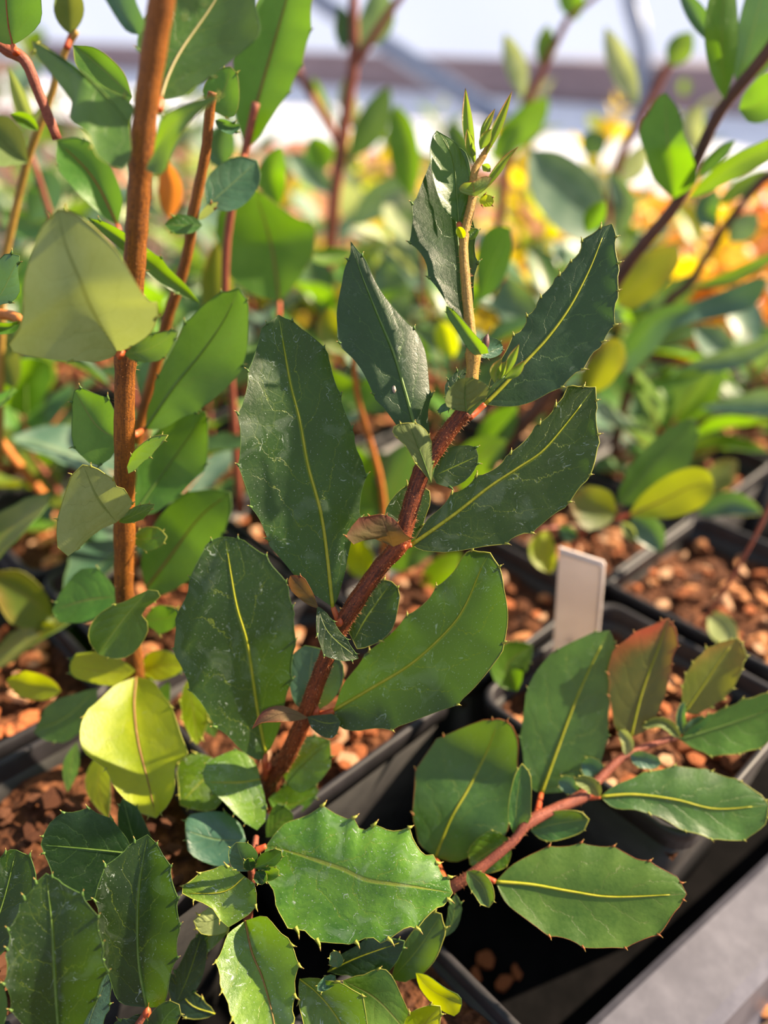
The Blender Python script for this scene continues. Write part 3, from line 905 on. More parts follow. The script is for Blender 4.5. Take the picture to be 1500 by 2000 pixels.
mb.tube(resample(np.array(edge[1:]), 26) + th * 1.2, .0008, 6)
new_obj('tag_raised_border', mb.mesh('tag_raised_border', [tagm], (c_bl + c_br) / 2), tagr)

# warm bark bed between the near pots and the wall
def bed_mat():
    n = NT('bark_bed_warm')
    tc = n.node('ShaderNodeTexCoord').outputs['Object']
    no = n.noise(tc, 38, 4, .65)
    col = n.ramp(no, [(.3, lin((74, 46, 36))), (.5, lin((170, 112, 84))), (.72, lin((226, 170, 134)))])
    return n.done(n.bsdf(col, .85, .2, n.bump(no, .9, .01)))
mb = MB(); bv = []
Rb = random.Random(8)
for jj in range(31):
    for ii in range(41):
        q = B0 + gu * (.60 + .74 * jj / 30) + gv * (-1.9 + 2.6 * ii / 40)
        q[2] = .012 + Rb.uniform(0, .02)
        bv.append(q)
mb.add(bv, [(jj * 41 + ii, jj * 41 + ii + 1, (jj + 1) * 41 + ii + 1, (jj + 1) * 41 + ii) for jj in range(30) for ii in range(40)])
new_obj('bark_bed', mb.mesh('bark_bed', [bed_mat()]), kind='stuff', label='warm brown bark bed behind the rows of pots', category='bark')

# ---------------------------------------------------------------- plants traced from the photograph
# === the central shoot, in focus
HERO = Plant('shrub', 'sharp central shrub shoot leaning right, dark glossy leaves on russet stem', 'shrub', on(522, 1578, .082))
p = HERO
p.stem([(523, 1585, 28.6), (522, 1560, 27.4), (535, 1515, 26.0), (560, 1478, 25.2), (592, 1408, 24.2), (625, 1318, 23.4), (655, 1245, 22.9), (692, 1180, 22.6), (740, 1110, 22.3), (780, 1062, 22.1), (803, 985, 22.0), (824, 922, 21.9), (850, 880, 21.8), (882, 835, 21.7), (910, 803, 21.6)],
       [17, 17, 17, 16.5, 16.5, 17, 17, 16], STEM['main'], k=12, hair=1500, nodes=((9, 1.18), (11, 1.12), (14, 1.15), (7, 1.08)))
p.stem([(906, 812, 21.6), (920, 750, 21.5), (924, 695, 21.45), (918, 640, 21.4), (909, 541, 21.4), (906, 470, 21.4), (922, 391, 21.4), (927, 335, 21.4), (943, 306, 21.4), (956, 282, 21.4)],
       [13.5, 13, 11, 10, 9, 8, 7, 5], STEM['tan'], k=12, hair=250, nodes=((2, 1.35),), label='slender tan upper stem with green growing tip')
leaf(p, [(650, 1186), (630, 1018), (602, 910), (586, 822), (566, 742), (544, 615)],
     [(600, 1150), (546, 1094), (510, 1030), (486, 974), (470, 930), (466, 860), (468, 810), (482, 742), (508, 650)],
     [(662, 1160), (692, 1050), (706, 986), (713, 914), (698, 870), (680, 810), (662, 766), (642, 694), (606, 650)],
     d=(22.7, 22.3, 22.0, 22.4), e=(-6, 6), m='dk', rim='g', tn=6, rib='y', pet=[(658, 1205), (668, 1228, 22.75)], label='largest dark leaf with yellow midrib', wv=1.0)
leaf(p, [(519, 1471), (503, 1387), (484, 1261), (463, 1187), (451, 1121), (440, 1048)],
     [(503, 1485), (451, 1448), (405, 1397), (363, 1327), (340, 1271), (344, 1205), (365, 1154), (381, 1098), (412, 1056)],
     [(531, 1457), (554, 1397), (568, 1327), (577, 1261), (577, 1215), (561, 1140), (524, 1093), (484, 1058)],
     d=(25.0, 24.2, 23.6, 23.6), e=(-5, -1), m='dk', rim='g', tn=6, rib='y', pet=[(517, 1490), (520, 1520, 26)], wv=1.3)
leaf(p, [(652, 1387), (727, 1343), (806, 1294), (876, 1229), (909, 1182), (941, 1107), (957, 1080)],
     [(675, 1327), (717, 1275), (773, 1224), (825, 1177), (881, 1117), (906, 1082), (935, 1078)],
     [(666, 1422), (727, 1427), (797, 1415), (867, 1387), (918, 1355), (960, 1308), (983, 1261), (995, 1201), (983, 1135), (965, 1093)],
     d=(23.9, 23.2, 22.7, 22.4), e=(4, -5), m='dk', rim='y', tn=4, rib='y', pet=[(640, 1392), (615, 1398, 24.1)], wv=.7)
leaf(p, [(804, 1064), (880, 1010), (950, 955), (1010, 915), (1060, 880), (1115, 816), (1153, 767), (1163, 756)],
     [(840, 1008), (885, 965), (935, 930), (980, 900), (1049, 830), (1094, 781), (1108, 750), (1135, 756)],
     [(830, 1076), (900, 1078), (965, 1066), (1028, 1043), (1070, 1019), (1121, 972), (1160, 915), (1169, 875), (1168, 830), (1165, 790)],
     d=(22.1, 21.9, 21.8, 21.9), e=(3, -5), m='dk', rim='y', tn=6, rib='y', pet=[(790, 1068), (778, 1072, 22.1)], wv=.6)
leaf(p, [(947, 790), (981, 756), (1028, 705), (1071, 658), (1114, 598), (1152, 525), (1178, 461), (1195, 437)],
     [(960, 735), (981, 690), (1020, 636), (1054, 581), (1092, 534), (1126, 495), (1143, 463), (1170, 446)],
     [(990, 794), (1045, 786), (1101, 751), (1135, 724), (1165, 687), (1195, 645), (1203, 610), (1208, 570), (1210, 545), (1207, 504), (1201, 455)],
     d=(21.7, 21.8, 21.9, 22.1), e=(4, -5), m='dn', rim='y', tn=7, rib='y', pet=[(932, 803), (916, 815, 21.6)], wv=.6)
leaf(p, [(834, 900), (812, 838), (790, 760), (768, 687), (738, 615), (704, 530), (685, 472)],
     [(800, 865), (770, 830), (735, 780), (700, 720), (662, 668), (657, 640), (655, 600), (668, 540), (684, 500)],
     [(838, 860), (840, 800), (840, 760), (838, 705), (828, 670), (798, 632), (751, 572), (712, 508)],
     d=(22.1, 22.0, 22.2, 22.7), e=(-3, 5), m='dn', rim='g', tn=3, rib='g', pet=[(826, 920, 22)], wv=1.1)
leaf(p, [(913, 628), (902, 568), (896, 487), (885, 397), (862, 300)],
     [(879, 602), (845, 555), (828, 513), (811, 483), (801, 464), (804, 410), (811, 390), (823, 350), (840, 318)],
     [(925, 590), (930, 540), (931, 490), (925, 420), (905, 350)],
     d=(21.7, 21.9, 22.1, 22.3), e=(-4, -2), m='dn', rim='g', tn=4, rib='g', pet=[(917, 645, 21.4)], wv=1.1)
leaf(p, [(896, 436), (892, 376), (885, 312), (866, 270), (853, 256)],
     [(870, 414), (849, 359), (840, 303), (845, 269)], [(907, 415), (915, 376), (912, 325), (890, 280)],
     d=(21.5, 21.4, 21.5), e=(-3, 1), m='md', rim='g', tn=0, rib='g', pet=[(902, 458, 21.4)], name='leaf')
leaf(p, [(905, 425), (917, 375), (905, 300), (890, 287)], [(900, 380), (895, 320)], [(922, 390), (918, 330), (908, 296)], d=(21.8, 21.9), e=(0, -1), m='bl', rim='g', tn=0)
# young leaves of the growing tip
for mid, w, dd, lbl in (([(925, 320), (914, 250), (909, 171)], 11, (21.4, 21.2), None), ([(928, 318), (918, 285), (912, 251)], 9, (21.25, 21.1), None),
                   ([(937, 285), (950, 245), (967, 212)], 8, (21.4, 21.5), None), ([(948, 305), (975, 240), (1000, 178)], 9, (21.35, 21.3), None),
                   ([(938, 293), (948, 270), (960, 251)], 11, (21.3, 21.1), None), ([(938, 378), (968, 338), (990, 308), (1013, 286)], 8, (21.4, 21.3), None),
                   ([(941, 322), (950, 328), (958, 336)], 9, (21.4, 21.3), None)):
    leaf(p, mid, w, w, d=dd, e=(-1.5, -1.5), m='yg', rim='r', tn=0, prof='la', wv=.2, rr=.7, name='young_leaf')
leaf(p, [(928, 384), (925, 368), (922, 356)], [(905, 378), (896, 370), (905, 358)], [(945, 372), (960, 350), (945, 344)], d=(21.3, 21.0), e=(-1, 0), m='yg', rim='r', tn=0, wv=.3, name='stipule')
leaf(p, [(936, 392), (950, 393), (965, 394)], 14, 12, d=(21.4, 21.3), e=(0, -1), m='lm', rim='r', tn=2, ts=.6, wv=.3, name='stipule', prof='ro')
leaf(p, [(905, 466), (899, 452), (894, 443)], 9, 9, d=(21.3, 21.1), e=(-1, -1), m='lm', rim='g', tn=0, prof='ro', wv=.1, name='stipule')
leaf(p, [(915, 468), (925, 455), (933, 447)], 9, 9, d=(21.4, 21.4), e=(-1, -1), m='md', rim='g', tn=0, prof='ro', wv=.1, name='stipule')
# paired rounded stipules along the stem
leaf(p, [(940, 692), (915, 655), (893, 625), (872, 598)], [(920, 690), (893, 648), (873, 615)], [(958, 686), (930, 655), (902, 622), (882, 602)], d=(21.2, 21.0), e=(0, -2), m='md', rim='g', tn=2, ts=.5, wv=.4, name='stipule')
leaf(p, [(930, 694), (955, 688), (982, 676)], [(935, 670), (948, 655), (972, 662)], [(945, 700), (965, 699), (980, 690)], d=(21.5, 21.8), e=(-2, -1), m='bl', rim='g', tn=2, ts=.5, wv=.4, name='stipule')
leaf(p, [(911, 804), (908, 770), (910, 738)], [(885, 800), (866, 788), (876, 760), (892, 742)], [(930, 790), (952, 775), (955, 755), (935, 740)], d=(21.3, 20.9), e=(-2, -1), m='uo', rim='g', tn=3, ts=.6, wv=.4, name='stipule', rib='g')
leaf(p, [(906, 790), (890, 750), (905, 722)], [(868, 775), (872, 745), (890, 726)], [(915, 770), (915, 740)], d=(21.9, 22.2), e=(0, 0), m='dn', rim='g', tn=3, ts=.7, wv=.4, name='stipule')
leaf(p, [(885, 788), (868, 795), (855, 806)], 9, 7, d=(21.6, 21.5), e=(0, 0), m='bl', rim='g', tn=2, ts=.6, wv=.4, name='stipule')
leaf(p, [(842, 942), (822, 885), (798, 826)], [(812, 905), (788, 868), (764, 842), (762, 834), (780, 828)], [(847, 900), (842, 860), (832, 836), (815, 828)], d=(21.7, 21.4, 21.2), e=(-2, 3), m='uo', rim='y', tn=3, ts=.7, wv=.4, name='stipule', rib='g')
leaf(p, [(846, 930), (890, 910), (934, 890)], [(856, 895), (880, 870), (905, 867), (926, 873)], [(858, 950), (885, 953), (914, 940), (930, 915)], d=(21.9, 21.9), e=(1, -2), m='dk', rim='g', tn=2, wv=.5, name='stipule')
leaf(p, [(798, 1058), (805, 1000), (812, 948)], [(772, 1035), (752, 1003), (760, 975), (785, 951)], [(815, 1046), (832, 1012), (844, 980), (834, 955)], d=(22.6, 22.7), e=(-2, 1), m='dk', rim='y', tn=2, wv=.5, name='stipule')
leaf(p, [(768, 1068), (756, 1035), (742, 1004)], [(745, 1058), (722, 1050), (690, 1064), (677, 1046), (698, 1012), (718, 1008)], [(788, 1060), (805, 1053), (788, 1038), (770, 1012)], d=(21.8, 21.4, 21.2), e=(-4, 2), m='ur', rim='r', tn=3, ts=.6, wv=.6, name='stipule', label='reddish underside of a small scalloped stipule leaf')
leaf(p, [(622, 1188), (592, 1152), (567, 1124)], [(608, 1150), (590, 1126)], [(602, 1182), (575, 1162), (563, 1138)], d=(22.3, 22.0), e=(-1, 1), m='ur', rim='r', tn=1, ts=.5, wv=.3, name='stipule')
leaf(p, [(620, 1184), (642, 1235), (700, 1286)], [(640, 1198), (665, 1232), (690, 1268)], [(617, 1230), (628, 1272), (652, 1290), (676, 1292)], d=(22.3, 22.0, 22.1), e=(1, -2), m='dk', rim='g', tn=3, ts=.7, wv=.5, name='stipule')
leaf(p, [(690, 1252), (720, 1200), (765, 1136)], [(675, 1220), (673, 1190), (700, 1155), (735, 1133)], [(702, 1270), (735, 1258), (768, 1232), (780, 1190), (778, 1150)], d=(23.0, 23.0), e=(1, -2), m='dk', rim='y', tn=2, wv=.6, name='stipule')
leaf(p, [(608, 1392), (605, 1320), (612, 1264)], [(575, 1375), (561, 1330), (570, 1285), (592, 1262)], [(650, 1370), (672, 1335), (670, 1300), (640, 1273)], d=(24.5, 24.3), e=(-1, -2), m='bl', rim='g', tn=1, wv=.6, name='stipule')
leaf(p, [(602, 1402), (550, 1394), (492, 1424)], [(575, 1386), (545, 1378), (512, 1390)], [(580, 1408), (545, 1410), (510, 1412)], d=(23.6, 23.2, 23.2), e=(1, -1), m='ur', rim='r', tn=0, wv=.4, name='stipule')
leaf(p, [(600, 1400), (635, 1412), (665, 1410)], [(620, 1396), (650, 1395)], [(610, 1425), (636, 1443), (656, 1436)], d=(23.6, 23.4), e=(1, -2), m='dk', rim='g', tn=1, ts=.5, wv=.4, name='stipule')
leaf(p, [(560, 1530), (590, 1495), (644, 1446)], [(552, 1500), (570, 1465), (605, 1437)], [(588, 1550), (625, 1530), (645, 1490)], d=(25.6, 25.4), e=(4, -4), m='st', rim='g', tn=1, wv=.6, name='stipule', rib='g')
leaf(p, [(508, 1522), (465, 1528), (400, 1528)], [(500, 1490), (470, 1464), (425, 1475), (396, 1500)], [(522, 1580), (510, 1624), (475, 1605), (440, 1570), (415, 1548)], d=(25.2, 24.9, 24.7), e=(6, -6), m='st', rim='g', tn=4, ts=.8, wv=.9, name='stipule', rib='y')
# red axillary buds and the purple bud
def bud(pl, a, b, r, d, mat, name='bud'):
    c = catmull([(a[0], a[1], d), ((a[0] + b[0]) / 2, (a[1] + b[1]) / 2, d - .05), (b[0], b[1], d)], 5)
    w = at(c[:, 0], c[:, 1], c[:, 2] / 100)
    t = np.linspace(0, 1, len(c))
    mb = MB(); mb.tube(w, (np.sin(np.clip(t * 1.15 + .22, 0, 1) * math.pi) ** .7 * r + .25) / F * d / 100, 8)
    return new_obj(name, mb.mesh(name, [mat], w[0]), pl.root, tuple(w[0] - pl.base))
purp = plain('bud_purple_brown', (70, 44, 48), (112, 74, 68), 500, .55)
bud(p, (944, 684), (957, 638), 8, 21.36, purp, 'flower_bud')
bud(p, (616, 1398), (622, 1368), 7, 23.9, PETM); bud(p, (662, 1222), (667, 1200), 7, 22.5, PETM); bud(p, (522, 1505), (530, 1480), 6, 25.3, PETM)
bud(p, (785, 1072), (798, 1060), 5, 21.9, PETM); bud(p, (824, 924), (812, 895), 7, 21.85, PETM)
p.stem([(912, 810, 21.5), (945, 775, 21.3), (985, 735, 21.1)], [6, 4], VM['g'], name='side_shoot', k=8)
for mid, w in (([(966, 748), (968, 722), (980, 700)], 11), ([(985, 735), (998, 705), (1014, 672)], 9), ([(985, 740), (1005, 728), (1026, 704)], 10), ([(975, 742), (980, 720), (990, 705)], 9)):
    leaf(p, mid, w, w, d=(21.1, 20.9), e=(-1.2, -1.2), m='yg', rim='r', tn=0, prof='la', wv=.2, rr=.7, name='young_leaf')
grub = MB(); grub.tube(at(np.array([769, 769, 770, 770]), np.array([751, 757, 763, 769]), np.array([.2203, .2200, .2198, .2199])), [.0002, .0006, .0006, .0002], 8)
new_obj('scale_insect', grub.mesh('scale_insect', [plain('insect_pale_brown', (150, 126, 110), (190, 170, 150), 900, .5)]), label='tiny pale scale insect on the leaf left of the upper stem', category='insect')

# === spiny rosette at the bottom centre
ROS = Plant('shrub', 'low rosette of spiny green leaves with dried water marks at the bottom centre', 'shrub', on(480, 1830, .082))
p = ROS
p.stem([(480, 1835, 24.2), (486, 1780, 23.6), (492, 1720, 23.0), (488, 1690, 22.6)], [9, 8, 7], STEM['red'])
p.stem([(492, 1720, 23.0), (496, 1670, 23.4), (500, 1635, 24.0)], [7, 6], STEM['red'])
leaf(p, [(520, 1652), (552, 1659), (607, 1676), (671, 1697), (720, 1719), (800, 1730), (884, 1744)],
     [(540, 1625), (573, 1595), (620, 1578), (668, 1585), (690, 1606), (720, 1612), (752, 1612), (795, 1622), (833, 1663), (862, 1690)],
     [(512, 1700), (530, 1745), (538, 1787), (594, 1828), (654, 1852), (700, 1840), (752, 1840), (803, 1815), (857, 1780)],
     d=(23.3, 22.8, 22.4, 22.4), e=(9, -5), m='st', rim='y', tn=6, ts=1.5, scal=1.6, wv=1.7, label='big spiny lobed leaf with pale dried water marks', pet=[(500, 1662, 23.3)])
leaf(p, [(478, 1712), (436, 1742), (356, 1745)], [(445, 1689), (400, 1700), (362, 1724)], [(503, 1735), (495, 1780), (445, 1812), (418, 1778), (390, 1762)], d=(22.4, 22.3), e=(5, -4), m='st', rim='y', tn=3, ts=1.0, wv=.7, rib='y')
leaf(p, [(479, 1798), (492, 1860), (513, 1911), (533, 1985), (545, 2060)], [(440, 1830), (424, 1880), (428, 1920), (445, 1970), (480, 2045)], [(520, 1790), (560, 1830), (582, 1866), (580, 1910), (576, 1960), (570, 2045)],
     d=(22.6, 21.6, 20.6), e=(-4, -4), m='st', rim='y', tn=5, ts=1.1, wv=1.0, rib='b', label='leaf folded along its midrib, left half sunlit')
leaf(p, [(640, 1898), (700, 1870), (790, 1838)], [(670, 1860), (730, 1830)], [(680, 1908), (740, 1908), (778, 1880)], d=(23.3, 23.0), e=(1, -1), m='dn', rim='g', tn=3, wv=.6, rib='y')
leaf(p, [(765, 1912), (815, 1855), (862, 1785)], [(775, 1870), (800, 1820), (840, 1785)], [(800, 1918), (850, 1880), (868, 1830)], d=(23.6, 23.4), e=(0, -2), m='md', rim='y', tn=2, wv=.6)
leaf(p, [(868, 1830), (885, 1795), (890, 1745)], 14, 16, d=(23.9, 24.0), e=(0, 0), m='md', rim='g', tn=1, wv=.4)
leaf(p, [(812, 1900), (845, 1935), (902, 1962)], [(835, 1905), (870, 1930), (898, 1945)], [(820, 1930), (850, 1965), (890, 1985)], d=(23.2, 22.8), e=(-1, 1), m='lm', rim='g', tn=0, wv=.8)
leaf(p, [(670, 1915), (740, 1955), (815, 2040)], [(700, 1905), (755, 1893), (790, 1950), (812, 2010)], [(680, 1960), (710, 2010), (760, 2050)], d=(22.9, 22.5), e=(1, -2), m='lt', rim='y', tn=2, wv=.8)
leaf(p, [(585, 1912), (620, 1940), (660, 1990), (680, 2040)], [(625, 1910), (690, 1930), (718, 1975), (710, 2040)], [(582, 1950), (590, 2000), (620, 2050)], d=(22.5, 22.1), e=(-3, -2), m='st', rim='y', tn=4, wv=.8, rib='y')
leaf(p, [(800, 2060), (830, 2000), (860, 1965)], 40, 35, d=(22.6, 22.4), e=(-2, -2), m='lm', rim='y', tn=3, wv=.8)
for mid, a, b, m_ in (([(484, 1702), (470, 1672), (462, 1645)], 26, 34, 'bl'), ([(498, 1695), (525, 1682), (550, 1662)], 20, 16, 'dn'), ([(492, 1700), (488, 1690), (485, 1676)], 13, 13, 'dn'),
                      ([(500, 1702), (508, 1712), (512, 1728)], 14, 14, 'dn'), ([(504, 1700), (525, 1706), (545, 1700)], 14, 16, 'md'), ([(660, 1890), (655, 1870), (645, 1862)], 16, 14, 'bl'), ([(655, 1905), (640, 1920), (620, 1935)], 12, 14, 'bl')):
    leaf(p, mid, a, b, d=(22.5, 22.2), e=(-1.5, -1.5), m=m_, rim='y', tn=2, ts=.5, prof='ro', wv=.4, name='young_leaf', rr=.8)
leaf(p, [(430, 1498), (390, 1530), (352, 1572)], [(410, 1475), (370, 1470), (345, 1500)], [(440, 1540), (428, 1578), (385, 1585)], d=(26.0, 25.6), e=(4, -5), m='st', rim='y', tn=3, wv=.8)
leaf(p, [(480, 1640), (425, 1640), (362, 1622)], [(465, 1600), (420, 1582), (370, 1590)], [(465, 1680), (420, 1692), (372, 1672)], d=(24.6, 24.4), e=(5, -4), m='bl', rim='g', tn=2, wv=.9)
leaf(p, [(520, 1635), (545, 1605), (572, 1590)], [(520, 1600), (535, 1572), (560, 1578)], [(540, 1632), (570, 1610)], d=(25.0, 25.0), e=(0, 0), m='lt', rim='g', tn=1, wv=.5)
leaf(p, [(525, 1560), (570, 1572), (622, 1545)], [(545, 1540), (580, 1528), (610, 1530)], [(540, 1590), (575, 1598), (605, 1575)], d=(26.3, 26.3), e=(0, -2), m='st', rim='g', tn=2, wv=.6)
leaf(p, [(450, 1775), (410, 1800), (378, 1798)], 34, 30, d=(23.2, 23.0), e=(0, 0), m='un', rim='y', tn=2, wv=.6)
leaf(p, [(450, 1780), (410, 1830), (388, 1868)], 24, 30, d=(23.6, 23.6), e=(0, 0), m='st', rim='y', tn=2, wv=.6)
leaf(p, [(420, 1980), (370, 1960), (330, 1900)], 30, 26, d=(24.0, 23.8), e=(0, 0), m='dn', rim='y', tn=2, wv=.6, rib='y')

# === dark low leaves at the lower left
LOW = Plant('shrub', 'shaded low shrub with dark upright leaves filling the lower left corner', 'shrub', on(210, 2075, .082))
p = LOW
p.stem([(210, 2080, 21.9), (250, 2030, 21.6), (287, 1975, 21.6)], [9, 6], STEM['red'])
leaf(p, [(118, 2060), (113, 2000), (106, 1897), (102, 1812), (90, 1706)], [(45, 2010), (12, 1930), (15, 1835), (35, 1775), (60, 1735)], [(165, 2005), (205, 1910), (205, 1870), (188, 1785), (150, 1740)],
     d=(20.8, 20.3, 20.3), e=(-3, -2), m='dk', rim='g', tn=6, rib='g', wv=.9, pet=[(135, 2095, 21.2)])
leaf(p, [(287, 1968), (270, 1876), (270, 1748), (288, 1630)], [(230, 1955), (205, 1890), (190, 1800), (190, 1720), (240, 1660)], [(320, 1960), (340, 1890), (352, 1810), (340, 1720), (320, 1665)],
     d=(21.6, 21.4, 21.6), e=(-2, -3), m='dk', rim='g', tn=5, rib='g', wv=.9)
leaf(p, [(262, 1668), (190, 1660), (80, 1650)], [(230, 1610), (170, 1580), (100, 1600)], [(220, 1720), (170, 1762), (110, 1722)], d=(23.0, 22.8), e=(1, -2), m='dn', rim='g', tn=4, wv=.9, rib='g')
leaf(p, [(-50, 1900), (0, 1780), (32, 1660)], [(-60, 1820), (-30, 1720), (10, 1665)], [(20, 1850), (72, 1730), (62, 1680)], d=(21.6, 21.6), e=(-2, -2), m='dk', rim='g', tn=3, wv=.9, rib='g')
leaf(p, [(-40, 2060), (-5, 1980), (2, 1915)], 30, 18, d=(20.2, 20.2), e=(0, 0), m='lt', rim='g', tn=0, wv=.5)
leaf(p, [(300, 2030), (325, 1985), (350, 1962)], 30, 28, d=(21.3, 21.0), e=(0, -1), m='dn', rim='y', tn=2, ts=.6, prof='ro', wv=.4, name='stipule')
leaf(p, [(290, 1985), (255, 2010), (215, 2010)], 24, 24, d=(21.7, 21.7), e=(0, 0), m='dn', rim='g', tn=1, prof='ro', wv=.4, name='stipule')
leaf(p, [(160, 2060), (180, 1980), (215, 1900)], 34, 30, d=(22.2, 22.2), e=(0, 0), m='bl', rim='g', tn=3, wv=.6)
leaf(p, [(290, 1700), (262, 1640), (240, 1560)], 30, 36, d=(23.8, 24.2), e=(0, 0), m='dn', rim='g', tn=2, wv=.6, rib='g')
leaf(p, [(345, 1960), (370, 1900), (395, 1820)], 26, 30, d=(23.4, 23.5), e=(0, 0), m='dk', rim='g', tn=2, wv=.6)
bud(p, (286, 1985), (291, 1958), 8, 21.3, PETM)

# === the tall shrub on the left
YL = 20.3
def dl(py, off=0.0):
    return depth_of_y(py, (YL + off) / 100) * 100
LEFT = Plant('shrub', 'tall upright shrub on the left with a thick cinnamon stem', 'shrub', at(272, 1420, depth_of_y(1420, .203)))
p = LEFT
p.stem([(352, -230), (330, -90), (316, 0), (290, 170), (277, 299), (268, 427), (260, 560), (246, 690), (243, 820), (243, 1034), (243, 1162), (262, 1290), (272, 1440)], [28, 26, 25, 23, 22, 21, 20, 19, 19, 18, 17, 16], STEM['left'], Y=YL, k=14, hair=500, nodes=((4, 1.12), (7, 1.1), (8, 1.05), (9, 1.1)))
leaf(p, [(230, 689), (183, 610), (158, 550), (128, 478), (113, 410)], [(200, 705), (140, 706), (70, 698), (16, 682), (38, 640), (45, 597), (45, 555), (60, 499), (85, 440)],
     [(260, 675), (300, 645), (308, 592), (290, 588), (262, 545), (230, 491), (183, 444), (140, 415)], Y=(19.2, 18.6, 19.0), e=(3, -4), m='un', rim='y', tn=2, ts=1.2, scal=.3, wv=1.0, label='pale yellow green underside of a broad triangular leaf', pet=[(238, 694)], rr=1.25)
leaf(p, [(243, 692), (290, 682), (346, 648)], [(270, 664), (310, 648), (335, 644)], [(265, 708), (305, 708), (332, 688)], Y=(18.9, 18.6), e=(1, -1), m='md', rim='g', tn=3, ts=.7, wv=.6, name='stipule')
leaf(p, [(252, 240), (215, 195), (160, 140), (110, 105), (62, 80)], [(262, 205), (225, 180), (192, 166), (141, 137), (94, 96)],
     [(256, 307), (239, 333), (209, 324), (183, 294), (171, 265), (134, 236), (145, 209), (107, 158), (75, 112)], Y=(20.0, 20.6, 22), e=(2, -5), m='md', rim='y', tn=3, ts=.9, wv=1.5, rib='g')
leaf(p, [(314, 194), (328, 150), (354, 98), (410, 17), (450, -50)], [(290, 150), (268, 85), (285, 20), (340, -40)], [(345, 190), (385, 172), (440, 130), (485, 95), (512, 65), (505, 15), (490, -40)],
     Y=(20.8, 22.0, 23.0), e=(-2, -4), m='md', rim='g', tn=2, wv=1.0, rib='p', pet=[(308, 215, 18.4)])
leaf(p, [(300, 300), (325, 258), (370, 218), (437, 184)], [(312, 238), (345, 209), (395, 192)], [(285, 332), (318, 343), (338, 292), (372, 240), (412, 202)], Y=(19.7, 19.2, 19.2), e=(2, -3), m='md', rim='y', tn=2, ts=.7, wv=.7, name='stipule')
leaf(p, [(360, -40), (365, 0), (385, 30)], 30, 26, Y=(19.0, 18.6), e=(0, 0), m='md', rim='g', tn=1, name='stipule')
leaf(p, [(283, 838), (340, 755), (400, 680), (440, 620), (467, 562)], [(290, 790), (305, 740), (340, 670), (380, 610), (412, 582)], [(320, 836), (390, 800), (445, 760), (480, 700), (488, 650), (485, 600)],
     Y=(23.5, 24.2, 24.8), e=(-2, -4), m='lt', rim='g', tn=3, wv=1.2, rib='g', pet=[(262, 850, 24.5)])
leaf(p, [(262, 1005), (300, 950), (350, 880), (402, 805)], [(262, 950), (275, 890), (310, 840), (360, 805)], [(310, 1000), (370, 950), (402, 910), (410, 860)], Y=(22.5, 23.6, 24.2), e=(-2, -3), m='lt', rim='g', tn=3, wv=1.0, rib='g')
leaf(p, [(285, 1150), (330, 1090), (390, 1010), (450, 962)], [(275, 1090), (300, 1020), (350, 970), (410, 956)], [(320, 1162), (390, 1120), (430, 1050), (452, 1000)], Y=(22.5, 23.2, 23.6), e=(-2, -3), m='lt', rim='g', tn=1, wv=1.0, rib='b')
leaf(p, [(232, 858), (188, 830), (145, 763)], [(222, 790), (195, 770), (165, 757)], [(215, 900), (170, 905), (140, 860), (140, 800)], Y=(20.8, 21.4), e=(-4, 1), m='lt', rim='g', tn=3, wv=.9)
leaf(p, [(228, 1020), (190, 970), (162, 908)], [(195, 1035), (160, 1065), (128, 1089), (108, 1064), (113, 1017), (124, 966), (140, 928)], [(258, 990), (246, 954), (230, 950), (200, 918)],
     Y=(19.3, 18.8, 18.8), e=(2, -2), m='un', rim='y', tn=3, ts=.8, wv=.8, rr=1.1)
leaf(p, [(248, 912), (282, 872), (328, 850)], [(262, 880), (300, 852)], [(254, 925), (290, 895), (318, 865)], Y=(19.3, 18.9), e=(1, -1), m='md', rim='y', tn=3, ts=.6, wv=.4, name='stipule')
leaf(p, [(232, 1020), (268, 1004), (302, 985)], 16, 14, Y=(19.2, 18.8), e=(1, -1), m='md', rim='y', tn=3, ts=.6, wv=.6, name='stipule')
leaf(p, [(258, 1055), (290, 1052), (326, 1048)], 26, 26, Y=(20.5, 20.3), e=(1, -1), m='lt', rim='y', tn=2, ts=.7, wv=.6, name='stipule')
leaf(p, [(232, 1165), (170, 1172), (102, 1192)], [(205, 1120), (160, 1108), (128, 1140)], [(215, 1190), (170, 1217), (120, 1217)], Y=(20.8, 20.6), e=(1, -2), m='lt', rim='g', tn=2, wv=.9)
leaf(p, [(290, 1152), (240, 1210), (192, 1278)], [(250, 1170), (190, 1200), (170, 1240)], [(318, 1160), (278, 1196), (293, 1225), (270, 1270), (235, 1287)], Y=(19.2, 18.6), e=(-2, 1), m='md', rim='y', tn=2, ts=.7, wv=1.0)
leaf(p, [(282, 1212), (320, 1208), (356, 1200)], 30, 30, Y=(20.4, 20.2), e=(0, 0), m='lt', rim='y', tn=2, wv=.6, name='stipule')
leaf(p, [(265, 1310), (205, 1312), (136, 1300)], [(230, 1280), (180, 1270), (145, 1280)], [(230, 1338), (180, 1338), (142, 1322)], Y=(19.8, 19.8), e=(1, -2), m='lm', rim='g', tn=2, wv=.9)
leaf(p, [(270, 1310), (315, 1300), (362, 1300)], 34, 32, Y=(20.6, 20.6), e=(0, -2), m='lm', rim='g', tn=2, wv=.8)
leaf(p, [(266, 1322), (262, 1380), (270, 1450), (290, 1530), (305, 1598)], [(215, 1345), (160, 1405), (158, 1465), (205, 1500), (222, 1540), (265, 1582)], [(300, 1332), (335, 1380), (355, 1430), (365, 1475), (345, 1492), (342, 1550)],
     d=(26.6, 25.6, 24.9, 24.4), e=(-7, -4), m='lm', rim='y', tn=3, ts=.9, wv=1.3, rib='b', label='bright lime leaf half in sun hanging near the soil')
